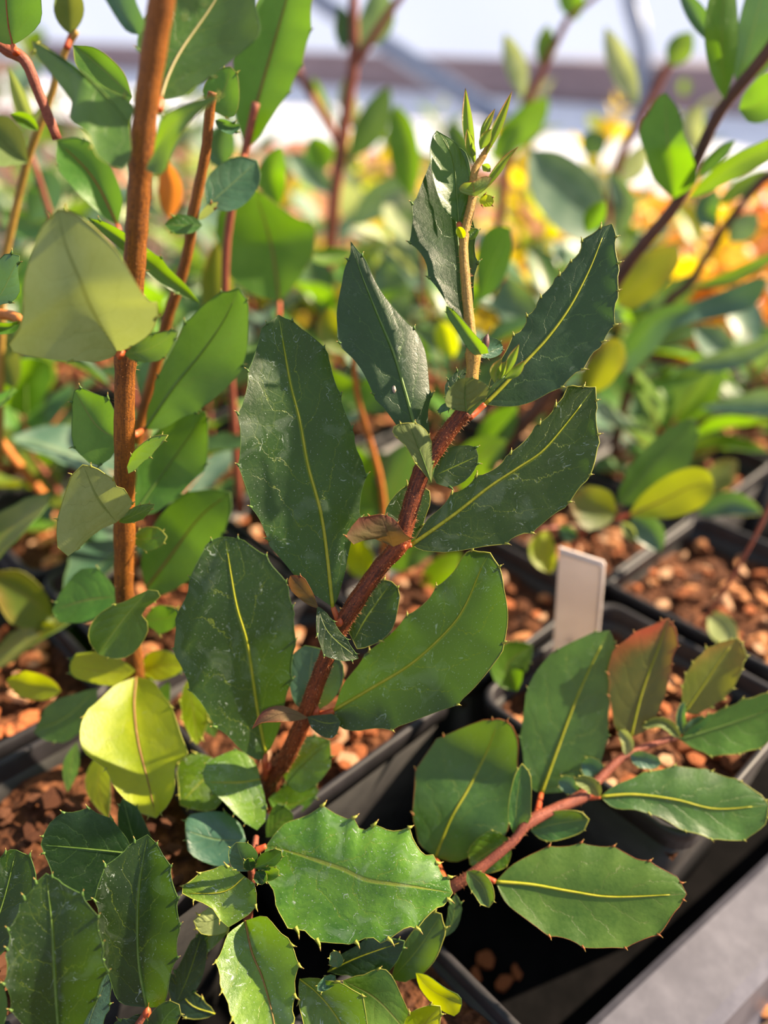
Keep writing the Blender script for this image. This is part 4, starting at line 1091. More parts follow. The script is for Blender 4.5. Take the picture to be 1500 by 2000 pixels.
leaf(p, [(365, 1330), (378, 1390), (385, 1455)], 30, 26, d=(27.0, 26.4), e=(0, 0), m='lm', rim='y', tn=3, wv=.7)
leaf(p, [(190, 1345), (130, 1400), (66, 1430)], [(160, 1350), (100, 1370)], [(185, 1400), (140, 1445), (90, 1446)], d=(27.4, 27.4), e=(0, 0), m='md', rim='g', tn=1, wv=.8)
leaf(p, [(205, 1460), (192, 1530), (212, 1600)], 24, 26, d=(26.6, 26.2), e=(0, 0), m='lm', rim='g', tn=0, prof='la', wv=.7)
leaf(p, [(150, 1450), (138, 1500), (132, 1548)], 16, 16, d=(27.2, 26.8), e=(0, 0), m='lt', rim='g', tn=0, prof='la', wv=.5)
leaf(p, [(120, 1350), (65, 1340), (12, 1328)], 30, 30, d=(28.0, 28.0), e=(0, -2), m='lm', rim='r', tn=1, wv=.8)
leaf(p, [(340, 1480), (300, 1400), (330, 1330)], 20, 30, d=(27.4, 27.6), e=(0, 0), m='lt', rim='g', tn=1, wv=.8)
leaf(p, [(420, 1440), (402, 1390), (400, 1330)], 24, 24, d=(27.4, 27.6), e=(0, 0), m='md', rim='g', tn=1, wv=.8)

# === the thinner shrub behind it, upper left
BACKL = Plant('shrub', 'slightly blurred shrub behind the thick cinnamon stem, with large upright green leaves', 'shrub', at(250, 1100, depth_of_y(1100, .30)))
p = BACKL
p.stem([(415, 180), (410, 215), (401, 299), (380, 405), (367, 490), (348, 560), (328, 619), (299, 735), (273, 829), (262, 960), (255, 1120)], [9, 10, 10.5, 11, 11, 11, 10], STEM['left'], Y=27)
p.stem([(500, 200), (478, 300), (450, 420), (440, 560), (455, 800), (470, 1000)], [8, 8, 8], STEM['red'], Y=31)
leaf(p, [(478, 294), (491, 239), (525, 119), (562, -10), (585, -90)], [(474, 273), (452, 190), (458, 100), (490, 20), (550, -70)], [(512, 260), (555, 196), (585, 137), (606, 64), (609, 0), (600, -70)], Y=(31, 32, 33), e=(-3, -4), m='lt', rim='y', tn=5, ts=.8, wv=1.3, rib='b', pet=[(474, 325)])
leaf(p, [(546, 589), (530, 480), (497, 368)], [(480, 570), (438, 520), (422, 440), (430, 405), (468, 374)], [(590, 540), (612, 490), (617, 445), (580, 425), (548, 402)], Y=(33, 34, 34), e=(-3, -3), m='lt', rim='y', tn=3, ts=1.1, scal=1, wv=1.3, rib='b', pet=[(545, 620)])
leaf(p, [(405, 402), (450, 362), (502, 315)], 44, 46, Y=(27, 28), e=(-1, -2), m='bl', rim='g', tn=0, prof='ro', wv=.9, name='stipule')
leaf(p, [(395, 440), (355, 440), (322, 438)], 20, 24, Y=(26.6, 26.3), e=(0, -1), m='md', rim='g', tn=1, wv=.9, name='stipule')
leaf(p, [(388, 430), (405, 412), (425, 395)], 10, 10, Y=(26.6, 26.3), e=(0, -1), m='un', rim='r', tn=1, wv=.4, name='stipule')
leaf(p, [(542, 405), (528, 345), (548, 286)], 26, 30, Y=(36, 36), e=(-2, -2), m='lt', rim='y', tn=0, wv=.8)
leaf(p, [(410, 215), (440, 170), (450, 130)], [(395, 180), (410, 140)], [(455, 230), (470, 195), (465, 150)], Y=(27.5, 28), e=(0, -2), m='lt', rim='y', tn=2, wv=.8, pet=[(408, 230)])
leaf(p, [(420, 235), (450, 250), (470, 245)], 14, 14, Y=(27.2, 27.2), m='bl', rim='g', tn=1, wv=.5, name='stipule')
leaf(p, [(440, 240), (430, 300), (440, 330)], 30, 30, Y=(33, 33), m='bl', rim='g', tn=1, wv=.5)
leaf(p, [(390, 592), (310, 530), (240, 470), (172, 425)], 20, 22, Y=(25.5, 25.0, 25), e=(-1, -3), m='md', rim='g', tn=2, wv=1.0)
leaf(p, [(258, 190), (195, 130), (143, 88)], [(240, 140), (190, 95)], [(240, 210), (190, 180), (150, 130)], Y=(27, 28), e=(-2, -2), m='lt', rim='y', tn=0, wv=.8)
leaf(p, [(230, 440), (180, 345), (112, 275)], [(240, 380), (210, 310), (160, 270)], [(210, 430), (150, 380), (112, 320)], Y=(28, 29), e=(-2, -3), m='lt', rim='g', tn=1, wv=.8, rib='r', pet=[(236, 470)], petm=PETM)
leaf(p, [(440, 640), (420, 560), (425, 470)], 30, 36, Y=(36, 37), m='ol', rim='y', tn=2, wv=.8)
leaf(p, [(470, 520), (510, 470), (560, 455)], 30, 26, Y=(40, 41), m='lt', rim='g', tn=0, wv=.8)
leaf(p, [(600, 500), (640, 500), (690, 490)], 16, 18, Y=(36, 37), m='lt', rim='y', tn=0, wv=.8)
leaf(p, [(330, 430), (335, 370), (320, 310)], 26, 22, Y=(34, 34), m='or', rim='y', tn=0, wv=.8)

# === the shrub at the left edge
EDGE = Plant('shrub', 'shrub cut off by the left edge, reddish stems and red petioles', 'shrub', at(60, 900, depth_of_y(900, .34)))
p = EDGE
p.stem([(-30, 60), (10, 95), (48, 118), (75, 180), (112, 272)], [12, 12, 11, 10], STEM['red'], Y=27)
p.stem([(150, 60), (125, 105), (95, 200), (52, 318), (10, 500), (0, 560)], [6, 7, 8, 8], STEM['tan'], Y=31)
p.stem([(5, 560), (2, 700), (0, 900)], [7, 7], STEM['tan'], Y=30)
p.stem([(-20, 835), (30, 900), (88, 970)], [9, 9], STEM['or'], Y=33)
p.stem([(60, 300), (120, 500), (150, 700), (140, 1000), (120, 1200)], [6, 6], STEM['red'], Y=38)
leaf(p, [(25, 88), (15, 40), (8, -60)], [(-5, 80), (-50, 40), (-45, -40)], [(40, 80), (78, 45), (80, 0), (70, -50)], Y=(26.6, 27, 27.5), e=(-2, -3), m='lt', rim='g', tn=0, wv=.8, rib='r', pet=[(32, 105)])
leaf(p, [(138, 68), (135, 20), (130, -40)], 30, 30, Y=(31, 31), m='uo', rim='g', tn=0, wv=.8, pet=[(130, 95)])
leaf(p, [(270, 68), (230, 10), (205, -50)], [(245, 60), (215, 20), (190, -40)], [(285, 50), (270, 0), (250, -50)], Y=(21.5, 22), m='bl', rim='g', tn=1, wv=.8)
leaf(p, [(55, 318), (20, 290), (-25, 240)], [(45, 260), (10, 225)], [(30, 322), (-10, 320)], Y=(30, 30), m='uo', rim='g', tn=0, wv=.8)
leaf(p, [(75, 255), (50, 235), (20, 222)], 14, 14, Y=(29, 29), m='md', rim='g', tn=0, wv=.8)
leaf(p, [(-20, 600), (5, 570), (38, 500)], [(-30, 560), (0, 500)], [(20, 592), (42, 570), (36, 530)], Y=(22, 22), e=(0, -2), m='bl', rim='g', tn=2, wv=.8)
p.stem([(-20, 612, 25), (20, 616, 24.6), (42, 626, 24.2)], [11, 10], STEM['or'])
leaf(p, [(42, 628), (20, 640), (-20, 640)], 14, 12, d=(24.2, 24), m='md', rim='g', tn=1, wv=.8)
leaf(p, [(95, 190), (60, 240), (15, 130)], 16, 16, Y=(33, 33), m='un', rim='g', tn=0, wv=.8)
leaf(p, [(30, 760), (10, 700), (20, 640)], 30, 30, Y=(32, 32), m='uo', rim='g', tn=0, wv=.8)
leaf(p, [(105, 1210), (60, 1170), (-30, 1120)], [(90, 1160), (40, 1115)], [(80, 1225), (20, 1215)], Y=(25, 25), m='ol', rim='y', tn=0, wv=.8)
leaf(p, [(110, 1225), (90, 1225), (65, 1230)], 14, 12, Y=(24.6, 24.6), m='ol', rim='y', tn=0, wv=.5)
leaf(p, [(75, 780), (85, 720), (70, 680)], 26, 26, Y=(40, 40), m='md', rim='g', tn=0, wv=.8)
leaf(p, [(60, 430), (90, 370), (70, 330)], 36, 36, Y=(42, 42), m='bl', rim='g', tn=0, wv=.8)
leaf(p, [(110, 400), (60, 440), (0, 410)], 30, 30, Y=(45, 45), m='md', rim='g', tn=0, wv=.8)
leaf(p, [(90, 860), (120, 810), (160, 790)], 36, 36, Y=(38, 38), m='bl', rim='g', tn=0, wv=.8)
leaf(p, [(40, 1080), (70, 1010), (110, 990)], 36, 36, Y=(36, 36), m='dn', rim='g', tn=0, wv=.8)
leaf(p, [(180, 1330), (150, 1260), (110, 1230)], 40, 36, Y=(27, 27), m='dn', rim='g', tn=0, wv=.8)

# === small leaning shrub over the black pot, lower right
YOUNG = Plant('shrub', 'young shrub leaning right over the black pot, with red flushed toothed leaves', 'shrub', on(810, 1790, .07))
p = YOUNG
p.stem([(800, 1790, 24.6), (850, 1752, 24.2), (889, 1729, 24.0), (926, 1705, 24.0), (1000, 1645, 24.3), (1038, 1603, 24.6), (1136, 1556, 25.2), (1173, 1519, 25.6), (1220, 1477, 26), (1290, 1449, 26.3), (1325, 1440, 26.4)], [13, 12, 10, 9, 11, 9, 7, 5], STEM['red'], hair=200, nodes=((3, 1.15), (5, 1.2), (6, 1.2)))
leaf(p, [(968, 1722), (1040, 1728), (1120, 1742), (1200, 1752), (1341, 1746)], [(1000, 1690), (1050, 1660), (1130, 1648), (1200, 1655), (1255, 1680), (1285, 1690), (1320, 1710)], [(990, 1765), (1050, 1815), (1110, 1838), (1160, 1854), (1220, 1850), (1285, 1825), (1315, 1790)],
     d=(23.9, 23.6, 23.4), e=(6, -6), m='lt', rim='r', tn=5, ts=.9, wv=1.2, rib='y', pet=[(940, 1712, 24.0)], label='broad toothed leaf nearest the tray edge')
leaf(p, [(1173, 1556), (1240, 1552), (1320, 1562), (1400, 1580), (1502, 1572)], [(1200, 1535), (1260, 1508), (1340, 1496), (1420, 1515), (1472, 1540)], [(1200, 1578), (1270, 1590), (1330, 1620), (1390, 1638), (1440, 1643), (1490, 1618)],
     d=(25.2, 25.0, 24.9), e=(5, -5), m='md', rim='y', tn=5, ts=.8, wv=1.2, rib='y', pet=[(1150, 1556, 25.3)])
leaf(p, [(850, 1675), (880, 1600), (915, 1540), (950, 1470), (975, 1404)], [(815, 1640), (805, 1570), (815, 1500), (845, 1450), (865, 1438), (920, 1412)], [(900, 1682), (985, 1640), (1000, 1570), (1010, 1500), (1015, 1450), (1000, 1418)],
     d=(25.4, 25.3, 25.6, 25.2), e=(1, -4), m='md', rim='r', tn=4, ts=.9, wv=1.6, rib='y', pet=[(870, 1725, 24.4)])
leaf(p, [(1057, 1550), (1090, 1460), (1120, 1380), (1155, 1300), (1190, 1232)], [(1030, 1530), (1018, 1460), (1022, 1380), (1045, 1310), (1090, 1268), (1145, 1240)], [(1120, 1540), (1175, 1490), (1190, 1400), (1195, 1330), (1200, 1260)],
     d=(26.0, 26.2, 26.4), e=(-2, -3), m='md', rim='g', tn=4, ts=.8, wv=1.4, rib='y', pet=[(1048, 1595, 24.9)])
leaf(p, [(1232, 1440), (1255, 1350), (1285, 1270), (1305, 1208)], [(1200, 1420), (1188, 1340), (1192, 1280), (1225, 1245), (1262, 1224)], [(1270, 1420), (1300, 1360), (1315, 1290), (1325, 1240)],
     d=(26.2, 26.2, 26.2), e=(-2, -3), m='rd', rim='r', tn=5, ts=.8, wv=1.2, rib='y', pet=[(1226, 1470, 26.1)], label='olive leaf flushed red at its tip')
leaf(p, [(1338, 1392), (1380, 1330), (1410, 1285), (1440, 1247)], [(1330, 1350), (1345, 1305), (1370, 1275), (1405, 1253)], [(1370, 1393), (1425, 1355), (1450, 1310), (1457, 1270)], d=(26.4, 26.6), e=(-2, -3), m='ol', rim='y', tn=6, ts=.9, wv=.9, rib='y', pet=[(1328, 1425, 26.4)])
leaf(p, [(1327, 1444), (1390, 1425), (1450, 1405), (1540, 1372)], [(1370, 1405), (1430, 1375), (1505, 1352)], [(1370, 1470), (1420, 1476), (1500, 1452)], d=(26.2, 25.8), e=(0, -3), m='lt', rim='y', tn=5, ts=.8, wv=.9, rib='g')
for mid, a, b, dd, m_ in (([(1012, 1642), (1008, 1580), (1020, 1492)], 16, 30, (24.5, 24.6), 'md'), ([(1036, 1622), (1090, 1608), (1150, 1600)], 26, 34, (24.8, 24.6), 'md'), ([(995, 1640), (960, 1660), (918, 1688)], 44, 36, (24.7, 24.8), 'st'),
                          ([(912, 1702), (942, 1730), (955, 1772)], 20, 24, (23.6, 23.4), 'md'), ([(1172, 1556), (1155, 1535), (1122, 1522)], 14, 16, (25.1, 25.0), 'uo'), ([(1170, 1522), (1155, 1500), (1135, 1490)], 22, 22, (25.8, 26), 'bl'),
                          ([(1222, 1475), (1225, 1450), (1210, 1425)], 12, 14, (25.9, 26), 'un'), ([(1230, 1475), (1265, 1486), (1292, 1490)], 16, 18, (25.9, 25.8), 'bl'), ([(1330, 1442), (1295, 1412), (1254, 1420)], 10, 12, (26.1, 26), 'uo'),
                          ([(1332, 1435), (1330, 1400), (1336, 1370)], 10, 10, (26.3, 26.2), 'bl'), ([(1335, 1436), (1360, 1415), (1380, 1402)], 14, 14, (26.3, 26.2), 'bl'), ([(1130, 1545), (1105, 1530), (1090, 1525)], 18, 18, (25.4, 25.6), 'bl')):
    leaf(p, mid, a, b, d=dd, e=(-1, -1), m=m_, rim='y', tn=2, ts=.5, prof='ro', wv=.6, name='stipule')

# === long shoot leaning in from the upper right
REAR = Plant('shrub', 'blurred dark stemmed shrub leaning to the upper right corner', 'shrub', on(742, 1300, .085))
p = REAR
p.stem([(1560, 0), (1500, 100), (1410, 212), (1361, 312), (1320, 399), (1230, 510), (1150, 640), (1060, 785), (960, 890), (880, 1010), (810, 1140), (760, 1250)], [12, 12, 11.5, 11, 12, 13, 14, 15, 15, 15, 14], STEM['dark'], Y=34, k=10)
leaf(p, [(1415, 195), (1410, 100), (1412, 0), (1420, -80)], 34, 32, Y=(33.5, 33, 33), e=(-2, 2), m='lt', rim='g', tn=0, wv=1, prof='ov')
leaf(p, [(1440, 168), (1470, 60), (1500, -60)], 34, 70, Y=(34.5, 35), e=(0, -3), m='bl', rim='g', tn=1, wv=1)
leaf(p, [(1443, 214), (1480, 205), (1550, 160)], [(1455, 180), (1500, 140)], [(1465, 240), (1510, 228)], Y=(33, 32), e=(0, -2), m='lt', rim='y', tn=0, wv=.8)
leaf(p, [(1316, 388), (1310, 330), (1302, 250), (1300, 181)], [(1275, 350), (1258, 300), (1247, 260), (1270, 215), (1285, 190)], [(1345, 370), (1364, 345), (1350, 290), (1335, 260), (1325, 215)], Y=(33.5, 33, 33.5), e=(-2, -2), m='lt', rim='g', tn=1, wv=1.3)
leaf(p, [(1345, 388), (1420, 332), (1500, 290), (1570, 245)], 20, 24, Y=(33, 32, 31), e=(-1, -2), m='md', rim='r', tn=0, wv=1)
leaf(p, [(1362, 345), (1400, 305), (1436, 274)], 12, 14, Y=(33.5, 33), m='bl', rim='y', tn=0, wv=.6)
leaf(p, [(1205, 592), (1262, 540), (1325, 486)], [(1210, 545), (1250, 500), (1300, 480)], [(1235, 604), (1290, 565), (1325, 515)], Y=(35, 35), e=(-2, -2), m='ol', rim='g', tn=0, wv=.9)
leaf(p, [(1390, 85), (1355, 30), (1325, -20)], 14, 26, Y=(35, 36), m='bl', rim='g', tn=0, wv=.9)
leaf(p, [(1145, 455), (1165, 420), (1182, 392)], 22, 18, Y=(37, 37), m='lt', rim='y', tn=0, wv=.7)
leaf(p, [(935, 585), (962, 515), (996, 446)], [(930, 520), (945, 460), (970, 442)], [(960, 575), (990, 530), (1000, 480)], Y=(33, 33), e=(-2, -2), m='dn', rim='g', tn=0, wv=.9)
leaf(p, [(935, 890), (960, 850), (1010, 790)], 30, 34, Y=(34, 34), m='lt', rim='g', tn=0, wv=.9)
leaf(p, [(885, 700), (870, 660), (860, 625)], 22, 24, Y=(38, 38), m='lm', rim='y', tn=0, wv=.9)
leaf(p, [(1150, 770), (1180, 710), (1215, 668)], [(1130, 740), (1150, 700), (1190, 660)], [(1190, 755), (1215, 720), (1222, 690)], Y=(33, 33), m='ol', rim='y', tn=1, wv=.9)

# === second shoot on the right
REAR2 = Plant('shrub', 'blurred shrub at the right edge with grey green wavy leaves against the orange background', 'shrub', on(1180, 1010, .085))
p = REAR2
p.stem([(1560, 280), (1500, 345), (1483, 357), (1413, 447), (1345, 555), (1306, 590), (1250, 700), (1210, 830), (1185, 980)], [9, 9, 8, 9, 10, 10, 9], STEM['dark'], Y=42)
leaf(p, [(1425, 472), (1450, 446), (1482, 420)], 24, 26, Y=(42, 42), m='bl', rim='g', tn=0, wv=.8)
leaf(p, [(1400, 448), (1378, 415), (1400, 370)], 22, 26, Y=(42, 42), m='bl', rim='g', tn=0, wv=.8)
leaf(p, [(1355, 562), (1430, 540), (1530, 490)], 14, 16, Y=(41, 40), e=(-2, -2), m='md', rim='y', tn=0, wv=.8)
leaf(p, [(1222, 692), (1280, 628), (1350, 604), (1430, 588), (1500, 548)], [(1225, 650), (1290, 600), (1350, 590), (1430, 560), (1480, 543)], [(1222, 735), (1275, 690), (1320, 640), (1400, 622), (1470, 600)], Y=(38, 37, 37), e=(-2, -4), m='bl', rim='y', tn=2, ts=.7, wv=1.5)
leaf(p, [(1440, 690), (1400, 670), (1355, 640)], 32, 30, Y=(41, 41), m='bl', rim='y', tn=0, wv=.8)
leaf(p, [(1210, 760), (1310, 745), (1405, 715)], 10, 12, Y=(40, 40), m='md', rim='g', tn=0, wv=.8)
leaf(p, [(1335, 715), (1420, 702), (1530, 660)], 20, 22, Y=(39, 38), m='bl', rim='g', tn=0, wv=.8)
leaf(p, [(1365, 795), (1430, 790), (1540, 790)], [(1400, 785), (1450, 770), (1500, 760)], [(1400, 805), (1450, 808), (1510, 812)], Y=(38, 37), m='bl', rim='y', tn=0, wv=.8)
leaf(p, [(1270, 860), (1255, 800), (1230, 770)], 30, 26, Y=(43, 43), m='bl', rim='g', tn=0, wv=.8)
leaf(p, [(1400, 400), (1440, 370), (1500, 330)], 16, 18, Y=(46, 46), m='md', rim='y', tn=0, wv=.8)

# === reddish far stem with pale leaves, top right, and its neighbours
REAR3 = Plant('shrub', 'far blurred shrub before the brown board, with pale leaves on a reddish stem', 'shrub', on(1150, 760, .085))
p = REAR3
p.stem([(1330, 80), (1306, 125), (1260, 212), (1220, 290), (1200, 350), (1175, 480), (1160, 640), (1150, 770)], [8, 9, 10, 10, 10], STEM['red'], Y=58)
leaf(p, [(1245, 208), (1212, 130), (1182, 52)], 24, 26, Y=(58, 58), m='un', rim='g', tn=0, wv=1.5)
leaf(p, [(1308, 128), (1328, 95), (1352, 62)], 26, 26, Y=(57, 57), m='md', rim='g', tn=0, wv=1)
leaf(p, [(1215, 360), (1240, 320), (1262, 280)], 22, 24, Y=(57, 57), m='un', rim='g', tn=0, wv=1)
leaf(p, [(1195, 480), (1120, 385), (1032, 292)], [(1170, 360), (1100, 300)], [(1150, 480), (1080, 440), (1035, 370)], Y=(50, 50), e=(-4, -5), m='bl', rim='g', tn=0, wv=2)
leaf(p, [(1200, 470), (1222, 400), (1190, 330)], 26, 22, Y=(52, 52), m='bl', rim='g', tn=0, wv=1)
leaf(p, [(1360, 300), (1350, 250), (1370, 205)], 24, 24, Y=(56, 56), m='un', rim='g', tn=0, wv=1)
leaf(p, [(1140, 300), (1160, 280), (1185, 265)], 26, 26, Y=(60, 60), m='dn', rim='g', tn=0, wv=1)
REAR4 = Plant('shrub', 'far blurred shrub rising before the white sheet just right of the growing tip', 'shrub', on(985, 740, .085))
p = REAR4
p.stem([(1180, -20), (1130, 20), (1105, 45), (1063, 130), (1025, 210), (990, 320), (975, 480), (985, 750)], [5, 6, 8, 9, 10, 9], STEM['red'], Y=62)
leaf(p, [(1063, 135), (1066, 90), (1070, 48)], 20, 18, Y=(62, 62), m='md', rim='g', tn=0, wv=1)
leaf(p, [(1125, 40), (1118, 10), (1105, -40)], 26, 26, Y=(62, 62), m='lt', rim='g', tn=0, wv=1)
leaf(p, [(1020, 190), (1000, 130), (985, 64)], 14, 30, Y=(60, 60), m='un', rim='g', tn=0, wv=1.5)
leaf(p, [(962, 310), (1010, 255), (1072, 190)], [(965, 270), (1010, 215), (1050, 195)], [(990, 305), (1040, 270), (1068, 230)], Y=(56, 56), m='lt', rim='g', tn=0, wv=1)
leaf(p, [(930, 330), (900, 290), (880, 235)], 24, 24, Y=(58, 58), m='dn', rim='g', tn=0, wv=1)
leaf(p, [(1040, 640), (1005, 590), (990, 540)], 40, 36, Y=(46, 46), m='bl', rim='g', tn=0, wv=1)
MIDB = Plant('shrub', 'far blurred shrub with a reddish forked stem left of the growing tip', 'shrub', on(636, 720, .085))
p = MIDB
p.stem([(690, -60), (690, 0), (690, 120), (672, 250), (652, 400), (640, 560), (636, 730)], [9, 10, 12, 12, 12], STEM['red'], Y=56)
p.stem([(800, -30), (760, 25), (720, 85), (690, 130)], [7, 9], STEM['red'], Y=56)
p.stem([(570, 120), (610, 190), (662, 280)], [8, 9], STEM['red'], Y=57)
leaf(p, [(803, 392), (800, 300), (775, 203)], [(770, 340), (758, 280), (762, 225)], [(818, 350), (820, 300), (805, 240)], Y=(54, 54), e=(-3, -3), m='lt', rim='y', tn=0, wv=1)
leaf(p, [(685, 310), (722, 245), (760, 168)], 28, 32, Y=(57, 57), m='dn', rim='g', tn=0, wv=1)
leaf(p, [(700, 95), (730, 40), (740, -30)], 28, 40, Y=(58, 58), m='bl', rim='g', tn=0, wv=1)
leaf(p, [(672, 100), (672, 40), (660, 10)], 20, 14, Y=(56, 56), m='dn', rim='g', tn=0, wv=1)
leaf(p, [(640, 330), (620, 290), (610, 265)], 30, 30, Y=(60, 60), m='lt', rim='g', tn=0, wv=1)
leaf(p, [(690, 440), (740, 390), (790, 340)], 30, 30, Y=(60, 60), m='bl', rim='g', tn=0, wv=1)
leaf(p, [(640, 240), (620, 190), (610, 150)], 16, 16, Y=(60, 60), m='md', rim='g', tn=0, wv=1)
leaf(p, [(560, 300), (600, 330), (650, 380)], 26, 26, Y=(62, 62), m='bl', rim='g', tn=0, wv=1)
leaf(p, [(680, 560), (650, 520), (640, 470)], 26, 26, Y=(58, 58), m='md', rim='g', tn=0, wv=1)
leaf(p, [(790, 640), (760, 560), (750, 500)], 40, 40, Y=(52, 52), m='bl', rim='g', tn=0, wv=1)
leaf(p, [(700, 260), (680, 190), (685, 140)], 20, 16, Y=(60, 60), m='un', rim='g', tn=0, wv=1)

# === small shoot right of the central leaves, above the tag
TAGP = Plant('shrub', 'small shrub above the white tag, one leaf bright lime in the sun', 'shrub', on(1118, 1120, .084))
p = TAGP
p.stem([(1118, 1125, 36.5), (1125, 1060, 35.5), (1150, 1030, 34.5), (1205, 1010, 34), (1235, 1005, 33.5)], [6, 6, 5], STEM['red'])
p.stem([(1125, 1060, 35.5), (1095, 1032, 34.8), (1055, 1035, 34)], [5, 4], STEM['red'])
leaf(p, [(1208, 985), (1270, 910), (1325, 855), (1357, 819)], [(1210, 950), (1240, 895), (1290, 845), (1330, 825)], [(1250, 985), (1310, 950), (1347, 915), (1360, 860)], d=(34, 33.4), e=(-2, -3), m='lt', rim='g', tn=2, wv=1, rib='g')
leaf(p, [(1228, 1006), (1300, 975), (1350, 950), (1394, 944)], [(1250, 970), (1300, 930), (1350, 912), (1385, 920)], [(1260, 1012), (1320, 1010), (1370, 990), (1393, 966)], d=(33.4, 32.6), e=(-2, -2), m='lm', rim='y', tn=0, wv=.8, rib='b', pet=[(1205, 1014)])
leaf(p, [(1205, 1005), (1160, 995), (1108, 972)], [(1195, 960), (1150, 948)], [(1180, 1030), (1140, 1036)], d=(33.8, 33.4), m='ol', rim='g', tn=1, wv=1.1)
leaf(p, [(1070, 1036), (1062, 1072), (1076, 1120)], 24, 30, d=(34, 33.4), m='lm', rim='y', tn=0, wv=.8)
leaf(p, [(1090, 1030), (1115, 1045), (1130, 1050)], 14, 14, d=(34.4, 34.2), m='bl', rim='g', tn=0, wv=.6)
leaf(p, [(1230, 1012), (1270, 1040), (1290, 1078)], 28, 30, d=(34, 34), m='bl', rim='g', tn=0, wv=.8)
leaf(p, [(1215, 1020), (1230, 1040), (1240, 1060)], 12, 12, d=(34, 34), m='un', rim='g', tn=0, wv=.5)
leaf(p, [(1360, 1005), (1425, 985), (1490, 1003)], 26, 22, d=(37, 36), m='bl', rim='y', tn=0, wv=.8)
leaf(p, [(1380, 960), (1415, 920), (1440, 900)], 26, 30, d=(39, 39), m='ol', rim='y', tn=0, wv=.8)
leaf(p, [(1060, 1015), (1020, 1020), (980, 1045)], 16, 20, d=(36, 36), m='lt', rim='g', tn=0, wv=.8)
leaf(p, [(1010, 1350), (990, 1300), (1040, 1260)], 36, 40, d=(29, 29), m='lt', rim='g', tn=1, wv=.8)
# thin reddish twig at the right edge
TW = Plant('twig_plant', 'thin bare reddish twig standing in the pot at the right edge', 'twig', on(1372, 1215, .084))
TW.stem([(1372, 1220, 33.8), (1385, 1200, 33.4), (1430, 1127, 32.4), (1479, 1040, 31.5), (1520, 950, 31)], [4.5, 4, 4], STEM['red'])
FALL = Plant('fallen_leaf', 'fallen yellow green leaf on the bark at the right edge', 'leaf', on(1410, 1230, .088))
leaf(FALL, [(1385, 1195), (1412, 1225), (1438, 1262)], 24, 30, d=(33.6, 31.8), e=(-1, -3), m='un', rim='y', tn=0, wv=.8, name='blade')

# === blurred leaves between the central leaves
FILL = Plant('shrub', 'blurred light green shrub seen between the central leaves', 'shrub', on(735, 1250, .085))
p = FILL
p.stem([(735, 1260), (750, 1100), (745, 950), (700, 780), (690, 690)], [7, 6, 5], STEM['or'], Y=30)
for mid, a, b, Y_, m_ in (([(740, 1010), (775, 930), (805, 860)], 42, 44, (31, 31), 'bl'), ([(745, 1000), (705, 940), (690, 870)], 40, 40, (31, 31), 'lt'), ([(735, 1130), (700, 1090), (690, 1040)], 30, 30, (30, 30), 'lm'),
                          ([(750, 1110), (800, 1080), (850, 1070)], 30, 30, (30, 30), 'lt'), ([(760, 960), (720, 1000), (700, 1080)], 22, 24, (32, 32), 'bl'), ([(700, 800), (660, 770), (640, 720)], 40, 40, (33, 33), 'md'),
                          ([(700, 800), (750, 760), (770, 720)], 40, 40, (33, 33), 'dn'), ([(690, 690), (650, 650), (640, 600)], 32, 32, (34, 34), 'ol'), ([(830, 1180), (860, 1120), (900, 1080)], 30, 30, (31, 31), 'md'),
                          ([(620, 1420), (600, 1480), (640, 1520)], 40, 40, (23, 23), 'md'), ([(900, 960), (930, 900), (990, 860)], 40, 40, (32, 32), 'md')):
    leaf(p, mid, a, b, Y=Y_, e=(-2, -2), m=m_, rim='g', tn=0, wv=1)

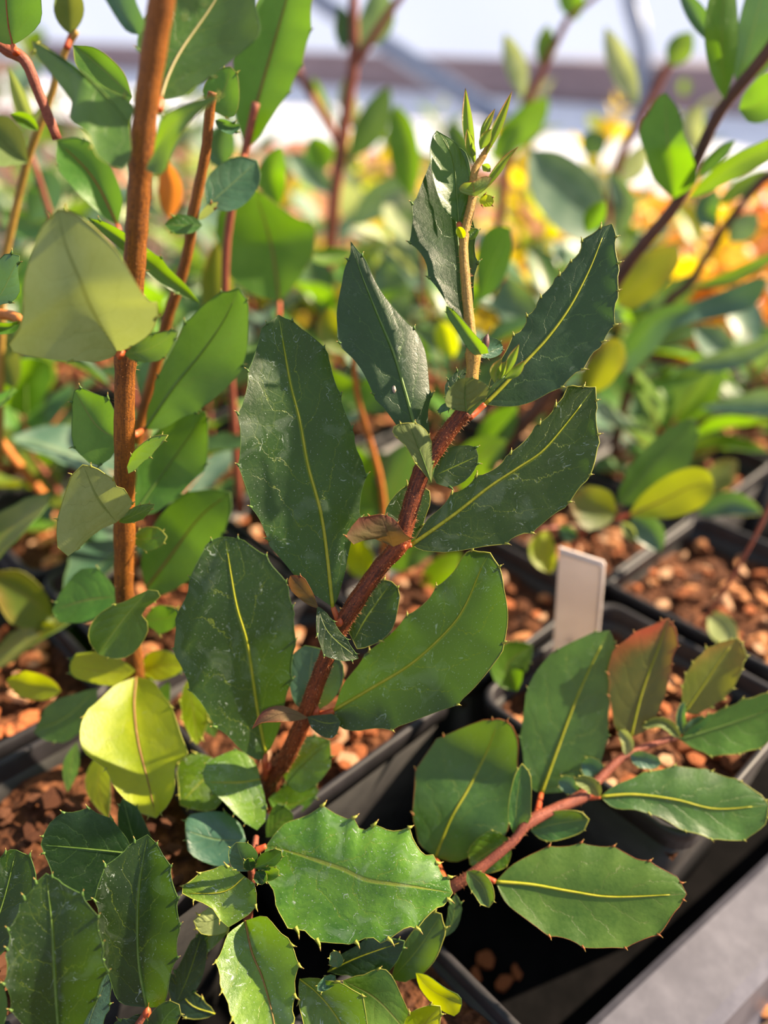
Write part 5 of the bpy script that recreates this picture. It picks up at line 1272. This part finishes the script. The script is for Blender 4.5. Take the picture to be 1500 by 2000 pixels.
# ---------------------------------------------------------------- rows of plants further back
def px_of(x, y, z):
    d = y * CP - (z - CAMZ) * SP
    return 750 + F * x / d, 1000 - F * (y * SP + (z - CAMZ) * CP) / d
R = random.Random(77)
SHC = {}
def col_name(px):
    return ('at the left edge' if px < 180 else 'behind the thick left stem' if px < 420 else 'behind the largest dark leaf' if px < 660 else 'behind the growing tip' if px < 1000
            else 'behind the right hand leaves' if px < 1240 else 'at the right edge')
for (i, j), c in sorted(POTS.items(), key=lambda q: q[1][1]):
    if (i, j) in ((0, 0), (1, 0), (-1, -1), (-2, 0), (-2, -1), (0, -1), (1, -1)): continue
    px, py = px_of(c[0], c[1], .12)
    if not (-150 < px < 1650): continue
    hgt = R.uniform(.06, .12)
    if px > 1150: hgt *= .5
    mats = R.choice((['md', 'bl', 'lt'], ['bl', 'dn', 'md'], ['md', 'lt', 'ol'], ['bl', 'md', 'un']))
    nm = col_name(px); k = SHC[nm] = SHC.get(nm, 0) + 1
    shrub('shrub', '%s blurred green shrub counted back in the pots %s' % (ORD[k], nm), 'shrub', c[0] + R.uniform(-.01, .01), c[1] + R.uniform(-.01, .01), hgt, mats, i * 31 + j * 7 + 500,
          nodes=6, L=.05, lean=(R.uniform(-.02, .02), R.uniform(-.02, .02)), group='shrubs in the rows behind')
def far(px, y, h, mats, kind, seed, **kw):
    """far plant standing on the bed so that its middle shows in pixel column px"""
    d = y * CP - (h * .6 - CAMZ) * SP
    x = (px - 750) / F * d
    nm = col_name(px); key = (kind, nm); k = SHC[key] = SHC.get(key, 0) + 1
    shrub('shrub' if kind == 'green' else kind + '_shrub', '%s far %s plant counted back on the bark bed %s' % (ORD[k], kind, nm), 'shrub', x, y, h, mats, seed, z0=0.015, group='far %s plants' % kind, **kw)
Y_ = ['yw', 'yw', 'lm']
for s, (px, y, h) in enumerate(((750, .86, .15), (715, .74, .10), (600, .95, .15), (1075, 1.0, .20), (1010, .95, .18), (955, .72, .12), (1290, .80, .13), (560, .85, .10), (860, .98, .15), (1180, 1.1, .2), (770, 1.1, .17))):
    far(px, y, h, Y_, 'yellow', 900 + s, nodes=5, L=.05, stems=2, stemm='tan')
for s, (px, y, h) in enumerate(((1330, .70, .10), (1420, .74, .11), (1480, .68, .09), (1400, .88, .13), (1490, .90, .14), (1450, 1.02, .13), (1300, .98, .13), (1040, .80, .10), (1440, .62, .05))):
    far(px, y, h, ['or', 'or', 'yw'], 'orange', 950 + s, nodes=6, L=.055, stems=3, stemm='or')
for s, (px, y, h) in enumerate(((-40, .80, .26), (70, .92, .27), (180, .78, .22), (280, .98, .25), (380, .82, .2), (470, 1.0, .22), (120, 1.15, .3), (330, 1.25, .3), (540, 1.15, .2), (650, .8, .14), (700, 1.25, .2), (820, .8, .13), (900, 1.2, .18), (1110, .75, .12), (1230, .9, .14), (980, 1.3, .2), (1390, 1.3, .2), (30, .66, .2), (240, .66, .17))):
    far(px, y, h, ['bl', 'un', 'bl', 'md'], 'green', 1000 + s, nodes=6, L=.06, stems=2)
